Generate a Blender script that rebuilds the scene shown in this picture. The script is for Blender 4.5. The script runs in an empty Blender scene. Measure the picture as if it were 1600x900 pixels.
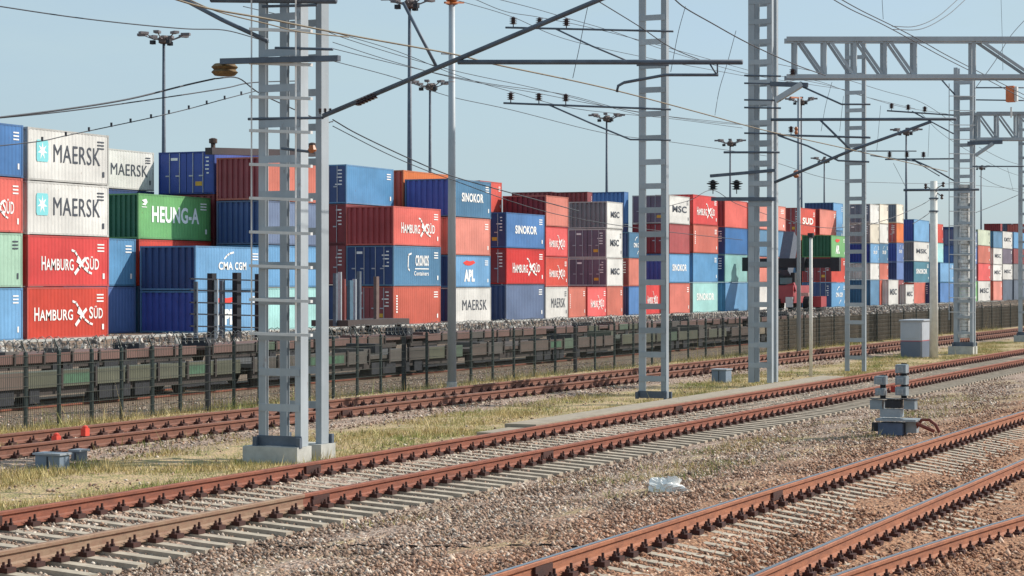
import bpy, math, random
import numpy as np
from mathutils import Vector, Matrix
random.seed(7); rng = np.random.default_rng(7)
S = bpy.context.scene
COL = S.collection
# ------------------------------------------------------------ camera
FPX = 3200.0; CAMZ = 2.7; HOR = 442.0
TH = math.atan(1445.0 / FPX); CT, ST = math.cos(TH), math.sin(TH)
cd = bpy.data.cameras.new('camera'); cam = bpy.data.objects.new('camera', cd); COL.objects.link(cam)
cd.lens = FPX / 1600 * 36; cd.sensor_width = 36; cd.clip_start = .1; cd.clip_end = 6000
cd.shift_y = -(450 - HOR) / 1600
cam.location = (0, 0, CAMZ); cam.rotation_euler = (math.pi / 2, 0, TH - math.pi / 2)
S.camera = cam
# ------------------------------------------------------------ sky + sun
SUN_TO = Vector((0.66, -0.75, 0)).normalized(); ELEV = math.radians(36)
w = bpy.data.worlds.new('World'); S.world = w; w.use_nodes = True
nt = w.node_tree; bg = nt.nodes['Background']
sky = nt.nodes.new('ShaderNodeTexSky'); sky.sky_type = 'NISHITA'; sky.sun_disc = False
sky.sun_elevation = ELEV; sky.sun_rotation = math.atan2(SUN_TO.x, SUN_TO.y)
sky.air_density = 1.0; sky.dust_density = 1.6; sky.ozone_density = 3.2; sky.altitude = 0
tint = nt.nodes.new('ShaderNodeMix'); tint.data_type = 'RGBA'; tint.blend_type = 'MULTIPLY'; tint.inputs[0].default_value = 1
tint.inputs[7].default_value = (1.0, 1.0, 1.07, 1); nt.links.new(sky.outputs[0], tint.inputs[6])
veil = nt.nodes.new('ShaderNodeMix'); veil.data_type = 'RGBA'; veil.inputs[0].default_value = .6
veil.inputs[7].default_value = (3.3, 4.3, 4.75, 1); nt.links.new(tint.outputs[2], veil.inputs[6])   # thin even high haze
tcw = nt.nodes.new('ShaderNodeTexCoord'); mpw = nt.nodes.new('ShaderNodeMapping'); mpw.inputs['Scale'].default_value = (3, 3, 16)
nzw = nt.nodes.new('ShaderNodeTexNoise'); nzw.inputs['Scale'].default_value = 1.3; nzw.inputs['Detail'].default_value = 6; nzw.inputs['Roughness'].default_value = .6
rgw = nt.nodes.new('ShaderNodeMapRange'); rgw.inputs[1].default_value = .35; rgw.inputs[2].default_value = .75; rgw.inputs[3].default_value = .55; rgw.inputs[4].default_value = 1.0
nt.links.new(tcw.outputs['Generated'], mpw.inputs[0]); nt.links.new(mpw.outputs[0], nzw.inputs['Vector']); nt.links.new(nzw.outputs['Fac'], rgw.inputs[0]); nt.links.new(rgw.outputs[0], veil.inputs[0])
nt.links.new(veil.outputs[2], bg.inputs[0]); bg.inputs[1].default_value = 0.12
sd = bpy.data.lights.new('sun', 'SUN'); sun = bpy.data.objects.new('sun', sd); COL.objects.link(sun)
sd.energy = 4.0; sd.angle = math.radians(.6); sd.color = (1, .93, .82)
d = -(SUN_TO * math.cos(ELEV) + Vector((0, 0, math.sin(ELEV))))
sun.rotation_euler = d.to_track_quat('-Z', 'Y').to_euler(); sun.location = (0, -20, 40)
S.view_settings.view_transform = 'Standard'; S.view_settings.look = 'None'
S.view_settings.exposure = 0.35; S.view_settings.gamma = 1
S.view_settings.use_curve_mapping = False

# ------------------------------------------------------------ pixel (1600 px photo) -> place
def dirxy(x):
    u = x - 800.0
    return FPX * CT + u * ST, FPX * ST - u * CT
def P(x, y, t):
    dx, dy = dirxy(x); return Vector((dx * t, dy * t, CAMZ - (y - HOR) * t))
def atY(x, y, Y): return P(x, y, Y / dirxy(x)[1])
def atX(x, y, X): return P(x, y, X / dirxy(x)[0])
def atH(x, y, hz): return P(x, y, hz / (y - HOR))     # point hz metres below the camera

# ------------------------------------------------------------ materials
def lin(c):
    return tuple(((v / 255) / 12.92 if v <= 10 else (((v / 255) + .055) / 1.055) ** 2.4) for v in c)
MATS = {}
def nodes(name, rough=.6, metal=0):
    m = bpy.data.materials.new(name); m.use_nodes = True
    b = m.node_tree.nodes['Principled BSDF']
    b.inputs['Roughness'].default_value = rough; b.inputs['Metallic'].default_value = metal
    return m, m.node_tree, b
def N(t, typ, **kw):
    n = t.nodes.new(typ)
    for k, v in kw.items():
        if k.startswith('_'): setattr(n, k[1:], v)
        else: n.inputs[k].default_value = v
    return n
def mixc(t, fac, a, b, mode='MIX'):
    n = t.nodes.new('ShaderNodeMix'); n.data_type = 'RGBA'; n.blend_type = mode
    for i, v in ((0, fac), (6, a), (7, b)):
        if hasattr(v, 'is_output') or isinstance(v, bpy.types.NodeSocket): t.links.new(v, n.inputs[i])
        elif i == 0: n.inputs[0].default_value = v
        else: n.inputs[i].default_value = (*v[:3], 1)
    return n.outputs[2]
def ramp(t, src, stops):
    r = t.nodes.new('ShaderNodeValToRGB'); e = r.color_ramp.elements
    while len(e) > 1: e.remove(e[-1])
    e[0].position = stops[0][0]; e[0].color = (*stops[0][1][:3], 1)
    for p, c in stops[1:]:
        x = e.new(p); x.color = (*c[:3], 1)
    t.links.new(src, r.inputs[0]); return r.outputs[0]
W1, B1 = (1, 1, 1), (0, 0, 0)
def pos(t, scale=(1, 1, 1)):
    g = t.nodes.new('ShaderNodeNewGeometry'); m = t.nodes.new('ShaderNodeMapping')
    m.inputs['Scale'].default_value = scale; t.links.new(g.outputs['Position'], m.inputs[0]); return m.outputs[0]
def noise(t, vec, scale, detail=4, rough=.55):
    n = N(t, 'ShaderNodeTexNoise', Scale=scale, Detail=detail, Roughness=rough); t.links.new(vec, n.inputs['Vector']); return n.outputs['Fac']

def paint(key, c, rough=.5, wear=.5, metal=0):
    """weathered painted steel: fading, vertical grime, rust spots"""
    k = ('paint', key)
    if k in MATS: return MATS[k]
    m, t, b = nodes('paint_' + key, rough, metal); L = lin(c)
    fade = noise(t, pos(t, (.35, .35, .5)), 1.0, 5)
    c1 = mixc(t, ramp(t, fade, [(.35, B1), (.7, W1)]), tuple(v * .82 for v in L), tuple(min(1, v * 1.12 + .012) for v in L))
    streak = noise(t, pos(t, (5, 5, .5)), 1.5, 6, .65)
    c2 = mixc(t, ramp(t, streak, [(.44, B1), (.76, (wear * .6,) * 3)]), c1, tuple(v * .5 + .02 for v in L))
    rust = noise(t, pos(t, (2.2, 2.2, 1.1)), 2.2, 8, .7)
    c3 = mixc(t, ramp(t, rust, [(.63, B1), (.70, (wear,) * 3)]), c2, (.16, .06, .03))
    oi = t.nodes.new('ShaderNodeObjectInfo'); hv = t.nodes.new('ShaderNodeHueSaturation')
    mr = N(t, 'ShaderNodeMapRange'); t.links.new(oi.outputs['Random'], mr.inputs[0]); mr.inputs[3].default_value = .84; mr.inputs[4].default_value = 1.12; t.links.new(mr.outputs[0], hv.inputs['Value'])
    ms = N(t, 'ShaderNodeMapRange'); t.links.new(oi.outputs['Random'], ms.inputs[0]); ms.inputs[3].default_value = 1.0; ms.inputs[4].default_value = .86; t.links.new(ms.outputs[0], hv.inputs['Saturation'])
    t.links.new(c3, hv.inputs['Color']); t.links.new(hv.outputs[0], b.inputs['Base Color'])
    dn = noise(t, pos(t), 1.1, 3, .5); bp = N(t, 'ShaderNodeBump', Strength=.35, Distance=.05); t.links.new(dn, bp.inputs['Height']); t.links.new(bp.outputs[0], b.inputs['Normal'])
    MATS[k] = m; return m
def plain(key, c, rough=.6, metal=0, var=.25, scale=3, em=None):
    k = ('plain', key)
    if k in MATS: return MATS[k]
    m, t, b = nodes(key, rough, metal); L = lin(c)
    n = noise(t, pos(t), scale, 6, .65)
    c1 = mixc(t, ramp(t, n, [(.3, B1), (.72, W1)]), tuple(v * (1 - var) for v in L), tuple(min(1, v * (1 + var)) for v in L))
    t.links.new(c1, b.inputs['Base Color']); MATS[k] = m; return m
def rust(key, a, bcol, rough=.75):
    k = ('rust', key)
    if k in MATS: return MATS[k]
    m, t, b = nodes('rust_' + key, rough)
    n = noise(t, pos(t, (1.5, 6, 8)), 2.5, 8, .7)
    n2 = noise(t, pos(t, (1, 1, 1)), 22, 4, .7)
    c1 = mixc(t, ramp(t, n, [(.35, B1), (.65, W1)]), lin(a), lin(bcol))
    c2 = mixc(t, ramp(t, n2, [(.5, B1), (.75, (.6,) * 3)]), c1, tuple(v * .45 for v in lin(a)))
    t.links.new(c2, b.inputs['Base Color'])
    bp = N(t, 'ShaderNodeBump', Strength=.35, Distance=.004); t.links.new(n2, bp.inputs['Height']); t.links.new(bp.outputs[0], b.inputs['Normal'])
    MATS[k] = m; return m

GALV = paint('galvanised_steel', (158, 167, 175), .55, .4, .1)
GALVD = plain('dark_galvanised_steel', (84, 94, 108), .55, .1, .3, 3)
WHITEP = plain('pale_painted_steel', (205, 205, 205), .5, 0, .12)
CONC = plain('concrete', (176, 176, 172), .9, 0, .18, 6)
CONCP = plain('concrete_pole', (222, 220, 214), .85, 0, .12, 5)
DARK = plain('dark_iron', (48, 50, 56), .6, .3, .4, 8)
GREENM = plain('green_fence_paint', (34, 50, 50), .55, 0, .3)
MESHM = plain('fence_wire', (60, 62, 56), .6, .2, .3)
RAZOR = plain('razor_wire_steel', (120, 122, 122), .5, .5, .3)
WIREM = plain('wire_dark', (52, 56, 66), .6, .3, .2)
BRONZE = plain('contact_wire_bronze', (112, 102, 86), .5, .4, .2)
INSUL = plain('insulator_porcelain', (62, 44, 46), .25, 0, .3)
ORANGEI = plain('insulator_brown', (168, 96, 52), .4, 0, .3)
LETW = plain('lettering_white', (238, 238, 236), .6, 0, .06, 8)
LETD = plain('lettering_dark', (62, 68, 80), .6, 0, .1, 8)
LOGOB = plain('logo_pale_blue', (126, 205, 212), .6, 0, .05, 8)
LOGOR = plain('logo_red', (225, 60, 50), .6, 0, .05, 8)
YELL = plain('warning_yellow', (206, 160, 60), .6, 0, .1, 8)
BAR = plain('lock_bar_zinc', (172, 178, 186), .4, .4, .1)
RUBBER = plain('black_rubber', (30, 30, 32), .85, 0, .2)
GLASS = plain('cab_glass', (120, 140, 140), .15, 0, .1)
REDP = paint('machine_red', (160, 30, 42), .4, .2)
SLEEP = None

# ------------------------------------------------------------ mesh helpers
class MB:
    def __init__(s): s.v = []; s.f = []
    def quad(s, a, b, c, d):
        n = len(s.v); s.v += [tuple(a), tuple(b), tuple(c), tuple(d)]; s.f.append((n, n + 1, n + 2, n + 3)); return s
    def box(s, x0, x1, y0, y1, z0, z1):
        n = len(s.v)
        s.v += [(x0, y0, z0), (x1, y0, z0), (x1, y1, z0), (x0, y1, z0), (x0, y0, z1), (x1, y0, z1), (x1, y1, z1), (x0, y1, z1)]
        s.f += [tuple(n + i for i in q) for q in ((0, 3, 2, 1), (4, 5, 6, 7), (0, 1, 5, 4), (1, 2, 6, 5), (2, 3, 7, 6), (3, 0, 4, 7))]
        return s
    def bar(s, p, q, w, h=None, up=(0, 0, 1)):
        """rectangular bar between two points"""
        h = h or w; p, q = Vector(p), Vector(q); d = (q - p).normalized(); u = Vector(up)
        if abs(d.dot(u)) > .98: u = Vector((1, 0, 0))
        r = d.cross(u).normalized() * (w / 2); u2 = r.normalized().cross(d).normalized() * (h / 2)
        n = len(s.v)
        for c in (p, q):
            s.v += [tuple(c - r - u2), tuple(c + r - u2), tuple(c + r + u2), tuple(c - r + u2)]
        s.f += [tuple(n + i for i in k) for k in ((0, 3, 2, 1), (4, 5, 6, 7), (0, 1, 5, 4), (1, 2, 6, 5), (2, 3, 7, 6), (3, 0, 4, 7))]
        return s
    def tube(s, pts, r, n=6, r2=None):
        pts = [Vector(p) for p in pts]; k0 = len(s.v); m = len(pts); r2 = r if r2 is None else r2
        for i, p in enumerate(pts):
            d = (pts[min(i + 1, m - 1)] - pts[max(i - 1, 0)]).normalized()
            u = Vector((0, 0, 1)) if abs(d.z) < .9 else Vector((1, 0, 0))
            a = d.cross(u).normalized(); b = a.cross(d).normalized(); rr = r + (r2 - r) * i / max(1, m - 1)
            for j in range(n):
                t = 2 * math.pi * j / n; s.v.append(tuple(p + a * math.cos(t) * rr + b * math.sin(t) * rr))
        for i in range(m - 1):
            for j in range(n):
                j2 = (j + 1) % n; s.f.append((k0 + i * n + j, k0 + i * n + j2, k0 + (i + 1) * n + j2, k0 + (i + 1) * n + j))
        s.f.append(tuple(k0 + j for j in range(n))[::-1]); s.f.append(tuple(k0 + (m - 1) * n + j for j in range(n)))
        return s
    def lathe(s, c, prof, n=12, axis='Z'):
        k0 = len(s.v); c = Vector(c)
        for r, h in prof:
            for j in range(n):
                t = 2 * math.pi * j / n; a, b = r * math.cos(t), r * math.sin(t)
                s.v.append(tuple(c + (Vector((a, b, h)) if axis == 'Z' else Vector((a, h, b)) if axis == 'Y' else Vector((h, a, b)))))
        for i in range(len(prof) - 1):
            for j in range(n):
                j2 = (j + 1) % n; s.f.append((k0 + i * n + j, k0 + i * n + j2, k0 + (i + 1) * n + j2, k0 + (i + 1) * n + j))
        s.f.append(tuple(k0 + j for j in range(n))[::-1]); s.f.append(tuple(k0 + (len(prof) - 1) * n + j for j in range(n)))
        return s
    def build(s, name, mat, parent=None, smooth=False):
        me = bpy.data.meshes.new(name); o = bpy.data.objects.new(name, me); COL.objects.link(o)
        off = Vector((0, 0, 0))
        if parent is not None:
            o.parent = parent; p = parent
            while p is not None: off = off + p.location; p = p.parent
        me.from_pydata([(a - off.x, b - off.y, c - off.z) for a, b, c in s.v], [], s.f)
        me.materials.append(mat)
        if smooth: me.polygons.foreach_set('use_smooth', [True] * len(me.polygons))
        me.update(); return o
def tag(o, label=None, cat=None, group=None, kind=None):
    if label: o['label'] = label
    if cat: o['category'] = cat
    if group: o['group'] = group
    if kind: o['kind'] = kind
    return o
def empty(name, loc, label, cat, group=None):
    o = bpy.data.objects.new(name, None); o.empty_display_size = .3; COL.objects.link(o); o.location = loc
    return tag(o, label, cat, group)
def npmesh(name, V, F, mat, parent=None):
    """big triangle mesh from arrays"""
    me = bpy.data.meshes.new(name); me.vertices.add(len(V)); me.vertices.foreach_set('co', V.astype(np.float32).ravel())
    me.loops.add(F.size); me.loops.foreach_set('vertex_index', F.astype(np.int32).ravel())
    me.polygons.add(len(F)); k = F.shape[1]
    me.polygons.foreach_set('loop_start', np.arange(0, F.size, k, dtype=np.int32)); me.update(calc_edges=True)
    me.materials.append(mat); o = bpy.data.objects.new(name, me); COL.objects.link(o)
    if parent: o.parent = parent
    return o

# ------------------------------------------------------------ ground
PROF = [(-60, -1.2), (0, -.75), (2, -.62), (4, -.46), (5.0, -.36), (5.87, -.275), (6.35, -.185), (6.9, -.14), (7.47, -.07), (8.3, -.045), (9.5, -.09), (11.4, -.18), (12.1, -.185),
        (12.72, -.125), (14.32, -.005), (15.0, -.03), (15.7, -.08), (18.6, -.06), (19.6, -.01), (21.6, .0), (22.4, -.03), (23.35, .03),
        (26, -.36), (31, -.45), (44, -.42), (56, -.3), (60, -.24), (63, -.2), (400, -.2), (2500, -.2)]
def gz(Y):
    return float(np.interp(Y, [p[0] for p in PROF], [p[1] for p in PROF]))
def make_ground():
    xs = np.concatenate([np.arange(-60, 10, 5), np.arange(10, 90, 1.0), np.arange(90, 200, 5), [250, 400, 800, 1600, 3000]])
    ys = np.concatenate([np.arange(-60, 3, 3), np.arange(3, 30, .25), np.arange(30, 64, 1.0), [70, 90, 130, 250, 500, 1200, 2500]])
    V = []; F = []
    for y in ys:
        for x in xs:
            z = gz(y)
            if 3 < y < 24.5: z += .014 * math.sin(x * 1.7 + y * 2.1) + .012 * math.sin(x * .63 - y * 3.3) + random.uniform(-.007, .007)
            V.append((x, y, z))
    n = len(xs)
    for j in range(len(ys) - 1):
        for i in range(n - 1): F.append((j * n + i, j * n + i + 1, (j + 1) * n + i + 1, (j + 1) * n + i))
    m, t, b = nodes('ground_gravel_and_grass', .95)
    g = t.nodes.new('ShaderNodeNewGeometry'); sep = t.nodes.new('ShaderNodeSeparateXYZ'); t.links.new(g.outputs['Position'], sep.inputs[0])
    vor = N(t, 'ShaderNodeTexVoronoi', Scale=24); t.links.new(pos(t), vor.inputs['Vector'])
    vs = t.nodes.new('ShaderNodeSeparateColor'); t.links.new(vor.outputs['Color'], vs.inputs[0])
    stone = ramp(t, vs.outputs[0], [(0, lin((84, 70, 64))), (.3, lin((150, 124, 108))), (.55, lin((182, 154, 136))), (.8, lin((200, 180, 164))), (1, lin((132, 114, 106)))])
    rusty = ramp(t, vs.outputs[0], [(0, lin((92, 64, 48))), (.4, lin((156, 110, 80))), (.75, lin((186, 144, 112))), (1, lin((124, 94, 76)))])
    big = noise(t, pos(t, (.8, 1.2, 1)), .9, 5, .6)
    # rust dust lies beside the running track nearest the platform
    def band(y0, y1, soft):
        a = N(t, 'ShaderNodeMapRange'); t.links.new(yn, a.inputs[0]); a.inputs[1].default_value = y0 - soft; a.inputs[2].default_value = y0 + soft
        c = N(t, 'ShaderNodeMapRange'); t.links.new(yn, c.inputs[0]); c.inputs[1].default_value = y1 - soft; c.inputs[2].default_value = y1 + soft
        c.inputs[3].default_value = 1; c.inputs[4].default_value = 0
        mu = N(t, 'ShaderNodeMath', _operation='MULTIPLY'); t.links.new(a.outputs[0], mu.inputs[0]); t.links.new(c.outputs[0], mu.inputs[1]); return mu.outputs[0]
    wob = N(t, 'ShaderNodeMath', _operation='MULTIPLY_ADD'); t.links.new(noise(t, pos(t), .55, 5, .6), wob.inputs[0]); wob.inputs[1].default_value = 2.4; t.links.new(sep.outputs[1], wob.inputs[2])
    sub = N(t, 'ShaderNodeMath', _operation='SUBTRACT'); t.links.new(wob.outputs[0], sub.inputs[0]); sub.inputs[1].default_value = 1.2; yn = sub.outputs[0]
    c = mixc(t, ramp(t, big, [(.42, B1), (.62, (.7,) * 3)]), stone, tuple(v * .72 for v in lin((150, 128, 112))))
    c = mixc(t, band(-40, 9.2, .9), c, rusty)
    gn = noise(t, pos(t, (1, 1.6, 1)), 2.2, 6, .7)
    grass = ramp(t, gn, [(.3, lin((108, 108, 66))), (.43, lin((156, 142, 98))), (.56, lin((186, 160, 124))), (.7, lin((158, 132, 108)))])
    c = mixc(t, band(15.1, 18.7, .35), c, grass)
    c = mixc(t, band(22.6, 25.2, .5), c, grass)
    weeds = N(t, 'ShaderNodeMath', _operation='MULTIPLY'); t.links.new(band(8.8, 11.4, .5), weeds.inputs[0])
    t.links.new(ramp(t, noise(t, pos(t, (.35, 1, 1)), .8, 5, .6), [(.5, B1), (.6, (.8,) * 3)]), weeds.inputs[1])
    c = mixc(t, weeds.outputs[0], c, grass)
    yard = ramp(t, gn, [(.3, lin((84, 72, 58))), (.5, lin((128, 108, 90))), (.7, lin((150, 134, 118)))])
    c = mixc(t, band(26, 4000, 1.0), c, yard)
    t.links.new(c, b.inputs['Base Color'])
    bp = N(t, 'ShaderNodeBump', Strength=.9, Distance=.03); t.links.new(vor.outputs['Distance'], bp.inputs['Height']); t.links.new(bp.outputs[0], b.inputs['Normal'])
    me = bpy.data.meshes.new('ground'); me.from_pydata(V, [], F); me.materials.append(m)
    o = bpy.data.objects.new('ground', me); COL.objects.link(o); tag(o, kind='structure')
make_ground()

# ------------------------------------------------------------ tracks
RAILP = [(-.075, 0), (.075, 0), (.075, .012), (.02, .03), (.010, .05), (.010, .125), (.036, .14), (.037, .172), (.028, .18), (-.028, .18), (-.037, .172), (-.036, .14), (-.010, .125), (-.010, .05), (-.02, .03), (-.075, .012)]
def sweep_rail(pts, z_off=-.18):
    mb = MB(); n = len(RAILP); pts = [Vector(p) for p in pts]
    for i, p in enumerate(pts):
        d = (pts[min(i + 1, len(pts) - 1)] - pts[max(0, i - 1)]); d.z = 0; d.normalize(); r = Vector((d.y, -d.x, 0))
        for a, h in RAILP: mb.v.append(tuple(p + r * a + Vector((0, 0, h + z_off))))
    for i in range(len(pts) - 1):
        for j in range(n):
            j2 = (j + 1) % n; mb.f.append((i * n + j, i * n + j2, (i + 1) * n + j2, (i + 1) * n + j))
    mb.f.append(tuple(range(n))[::-1]); mb.f.append(tuple((len(pts) - 1) * n + j for j in range(n)))
    return mb
def railhead(pts):
    mb = MB(); pts = [Vector(p) for p in pts]
    for a, b in zip(pts, pts[1:]):
        d = (b - a); d.z = 0; d.normalize(); r = Vector((d.y, -d.x, 0)) * .026; up = Vector((0, 0, .0035))
        mb.quad(a - r + up, a + r + up, b + r + up, b - r + up)
    return mb
SLEEP = plain('sleeper_concrete', (172, 160, 144), .9, 0, .3, 6)
RUST1 = rust('dry_red', (148, 86, 64), (114, 66, 52)); RUST2 = rust('dull_brown', (132, 84, 66), (106, 70, 58)); RUST3 = rust('orange_brown', (168, 108, 78), (132, 82, 62))
MUD = rust('mud_coated', (150, 126, 104), (132, 96, 78)); POLISH = plain('polished_rail_head', (150, 150, 156), .28, .8, .15, 12)
CLIP = rust('dark_clip', (78, 40, 32), (50, 30, 28))
def interp(pts, n=60):
    """resample a polyline evenly in X"""
    xs = [p.x for p in pts]; X = np.concatenate([np.linspace(xs[0], min(xs[-1], 90), n), [xs[-1]]]) if xs[-1] > 92 else np.linspace(xs[0], xs[-1], n)
    return [Vector((float(x), float(np.interp(x, xs, [p.y for p in pts])), float(np.interp(x, xs, [p.z for p in pts])))) for x in X]
def Yof(pts, x): return float(np.interp(x, [p.x for p in pts], [p.y for p in pts]))
def Zof(pts, x): return float(np.interp(x, [p.x for p in pts], [p.z for p in pts]))
def track(label, far, near, x0, x1, space, over_far, over_near, rmat, head, joints=(), muds=None, ghost=1.0):
    t = empty('railway_track', (x0, near[0].y, near[0].z - .18), label, 'railway track')
    segs = []
    for rail, isnear in ((far, 0), (near, 1)):
        pts = interp(rail)
        if muds and isnear:
            a = [p for p in pts if p.x <= muds]; b = [p for p in pts if p.x >= a[-1].x]
            r0 = sweep_rail(a).build('rail', MUD, t); tag(r0, 'mud-coated grey-brown stretch of rail'); sweep_rail(b).build('rail', rmat, t)
        else: r0 = sweep_rail(pts).build('rail', rmat, t)
        if head: railhead(pts).build('rail_head', POLISH, r0)
    xs = np.arange(x0, x1, space); rest = MB(); clips = MB(); spots = []
    for i, x in enumerate(xs):
        x = float(x + random.uniform(-.03, .03)); yf, yn = Yof(far, x), Yof(near, x); zf, zn = Zof(far, x) - .19, Zof(near, x) - .19
        g = (zf - zn) / (yf - yn); A = Vector((x, yn - over_near, zn - g * over_near)); B = Vector((x + random.uniform(-.02, .02), yf + over_far, zf + g * over_far))
        mb = rest if i >= 100 else MB()
        mb.bar(A - Vector((0, 0, .07)), B - Vector((0, 0, .07)), .15, .14)
        spots.append((x, yn - over_near, yf + over_far))
        if i < 100: mb.build('sleeper', SLEEP, t)
        for yy, zz in ((yf, zf), (yn, zn)):
            for s in (-1, 1):
                zc = zz + g * s * .12
                clips.box(x - .07, x + .07, yy + s * .125 - .055, yy + s * .125 + .055, zc, zc + .05)
                for e in (-.04, .045): clips.lathe((x + e, yy + s * .115, zc + .045), [(.027, 0), (.027, .03), (.016, .032), (.014, .06 + .02 * (e > 0))], 6)
    if rest.v: tag(rest.build('sleeper', SLEEP, t), kind='stuff')
    tag(clips.build('rail_fastening', CLIP, t), kind='stuff')
    for jx, which in joints:
        r = near if which else far; y, z = Yof(r, jx), Zof(r, jx)
        MB().box(jx - .2, jx + .2, y - .045, y - .012, z - .15, z - .045).box(jx - .2, jx + .2, y + .012, y + .045, z - .15, z - .045).build('fishplate', CLIP, t)
    return spots
def line(pts, hz0, hz1, ext=(8, 260)):
    """rail through photo points, head hz metres under the camera, straightened and carried on past the frame"""
    out = [atH(x, y, h) for (x, y), h in zip(pts, np.linspace(hz0, hz1, len(pts)))]
    a, b = out[0], out[-1]
    s = (out[min(1, len(out) - 1)].y - a.y) / (out[min(1, len(out) - 1)].x - a.x); e = (b.y - out[-2].y) / (b.x - out[-2].x)
    return [Vector((ext[0], a.y + (ext[0] - a.x) * s, a.z))] + out + [Vector((ext[1], b.y, b.z))]
t1f = line([(0, 801), (400, 734), (1000, 639), (1600, 546)], 2.5, 2.5)
t1n = line([(0, 862), (400, 787), (800, 712), (1600, 558)], 2.6, 2.6)
t2f = line([(0, 678), (400, 637), (975, 573), (1450, 525)], 2.5, 2.5)
t2n = line([(0, 697), (400, 655), (1000, 587), (1450, 533)], 2.5, 2.5)
def straight(Y0, Y1, z, z1=None, x0=8, x1=260):
    return [Vector((x0, Y0, z)), Vector((90, Y1, z if z1 is None else z1)), Vector((x1, Y1 + (Y1 - Y0) * .6, z if z1 is None else z1))]
t1f = straight(14.33, 14.3, .2); t1n = straight(12.68, 12.9, .1, .12)
t2f = straight(21.75, 21.2, .2); t2n = straight(20.1, 19.55, .2)
t3a = straight(7.55, 7.4, .15, x0=6); t3b = straight(5.92, 5.86, -.07, x0=5)
t3c = [Vector((7.0, 5.98, -.068)), Vector((9.0, 5.72, -.075))] + [atH(x, y, h) for x, y, h in ((1375, 857, 2.80), (1500, 830, 2.86), (1600, 810, 2.92))] + [Vector((34, 3.4, -.35))]
sp1 = track('red-rusted track in the middle, on pale sleepers in front of the lattice masts', t1f, t1n, 13.5, 84, .42, .35, .8, RUST1, False,
            ((22.3, 1), (24.9, 0), (29.5, 1), (17.9, 0), (40, 0), (46, 1)), muds=22.2)
sp2 = track('narrow-looking rusty track running along the foot of the green mesh fence', t2f, t2n, 22, 118, .5, .25, .2, RUST2, False, ((36, 1), (52, 0), (70, 1)))
sp3 = track('nearest track with polished rail heads across the lower right corner', t3a, t3b, 6.5, 42, .4, .3, .75, RUST3, True,
            ((17.3, 0), (14.2, 1), (17.6, 1), (24.6, 0)))
def turnout():
    t = empty('diverging_rail', (t3c[0].x, t3c[0].y, -.25), 'rail curving away from the nearest track at the bottom right corner', 'rail')
    pts = []; xs = [p.x for p in t3c]
    from numpy.polynomial import polynomial as pl
    cy = np.polyfit(xs, [p.y for p in t3c], 3); cz = np.polyfit(xs, [p.z for p in t3c], 1)
    for x in np.linspace(7, 34, 50): pts.append(Vector((float(x), float(np.polyval(cy, x)), float(np.polyval(cz, x)))))
    r = sweep_rail(pts).build('rail', RUST3, t); railhead(pts).build('rail_head', POLISH, r)
    clips = MB()
    for x in np.arange(9.6, 30, .36):
        y = float(np.polyval(cy, x)); z = float(np.polyval(cz, x)) - .185
        for s in (-1, 1):
            clips.box(x - .06, x + .06, y + s * .12 - .045, y + s * .12 + .045, z, z + .045); clips.lathe((x, y + s * .115, z + .04), [(.03, 0), (.03, .03), (.016, .032), (.014, .075)], 6)
        MB().bar((x, y - .8, z - .15), (x, y + .25, z - .075), .21, .14).build('sleeper', SLEEP, t)
    tag(clips.build('rail_fastening', CLIP, t), kind='stuff')
turnout()

# ------------------------------------------------------------ ballast stones, grass
def stone_mat():
    m, t, b = nodes('ballast_stone', .9)
    g = t.nodes.new('ShaderNodeNewGeometry'); sep = t.nodes.new('ShaderNodeSeparateXYZ'); t.links.new(g.outputs['Position'], sep.inputs[0])
    a = ramp(t, g.outputs['Random Per Island'], [(0, lin((92, 78, 72))), (.25, lin((140, 114, 98))), (.5, lin((180, 150, 128))), (.75, lin((154, 138, 126))), (.9, lin((214, 198, 182))), (1, lin((224, 212, 198)))])
    r = ramp(t, g.outputs['Random Per Island'], [(0, lin((86, 52, 38))), (.4, lin((158, 96, 62))), (.7, lin((188, 124, 84))), (1, lin((206, 160, 126)))])
    mr = N(t, 'ShaderNodeMapRange'); nz = noise(t, pos(t), .6, 4, .6)
    ad = N(t, 'ShaderNodeMath', _operation='MULTIPLY_ADD'); t.links.new(nz, ad.inputs[0]); ad.inputs[1].default_value = 3; t.links.new(sep.outputs[1], ad.inputs[2])
    t.links.new(ad.outputs[0], mr.inputs[0]); mr.inputs[1].default_value = 9.2; mr.inputs[2].default_value = 11.2; mr.inputs[3].default_value = .55; mr.inputs[4].default_value = 0.06
    mu = t.nodes.new('ShaderNodeMix'); mu.data_type = 'RGBA'; mu.blend_type = 'MULTIPLY'; mu.inputs[0].default_value = 1
    t.links.new(mixc(t, mr.outputs[0], a, r), mu.inputs[6]); t.links.new(ramp(t, noise(t, pos(t, (.6, 1.4, 1)), 1.1, 6, .65), [(.38, (.62, .6, .58)), (.5, (.95,) * 3), (.66, (1, 1, 1))]), mu.inputs[7])
    t.links.new(mu.outputs[2], b.inputs['Base Color']); return m
def in_sleeper(x, y):
    m = np.zeros(len(x), bool)
    for sp in (sp1, sp3):
        sx = np.array([s[0] for s in sp]); i = np.clip(np.searchsorted(sx, x), 1, len(sx) - 1)
        near = np.minimum(abs(sx[i] - x), abs(sx[i - 1] - x)); m |= (near < .075) & (y > sp[0][1]) & (y < sp[0][2])
    return m
RAILS_Y = (t1f, t1n, t3a, t3b)
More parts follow.
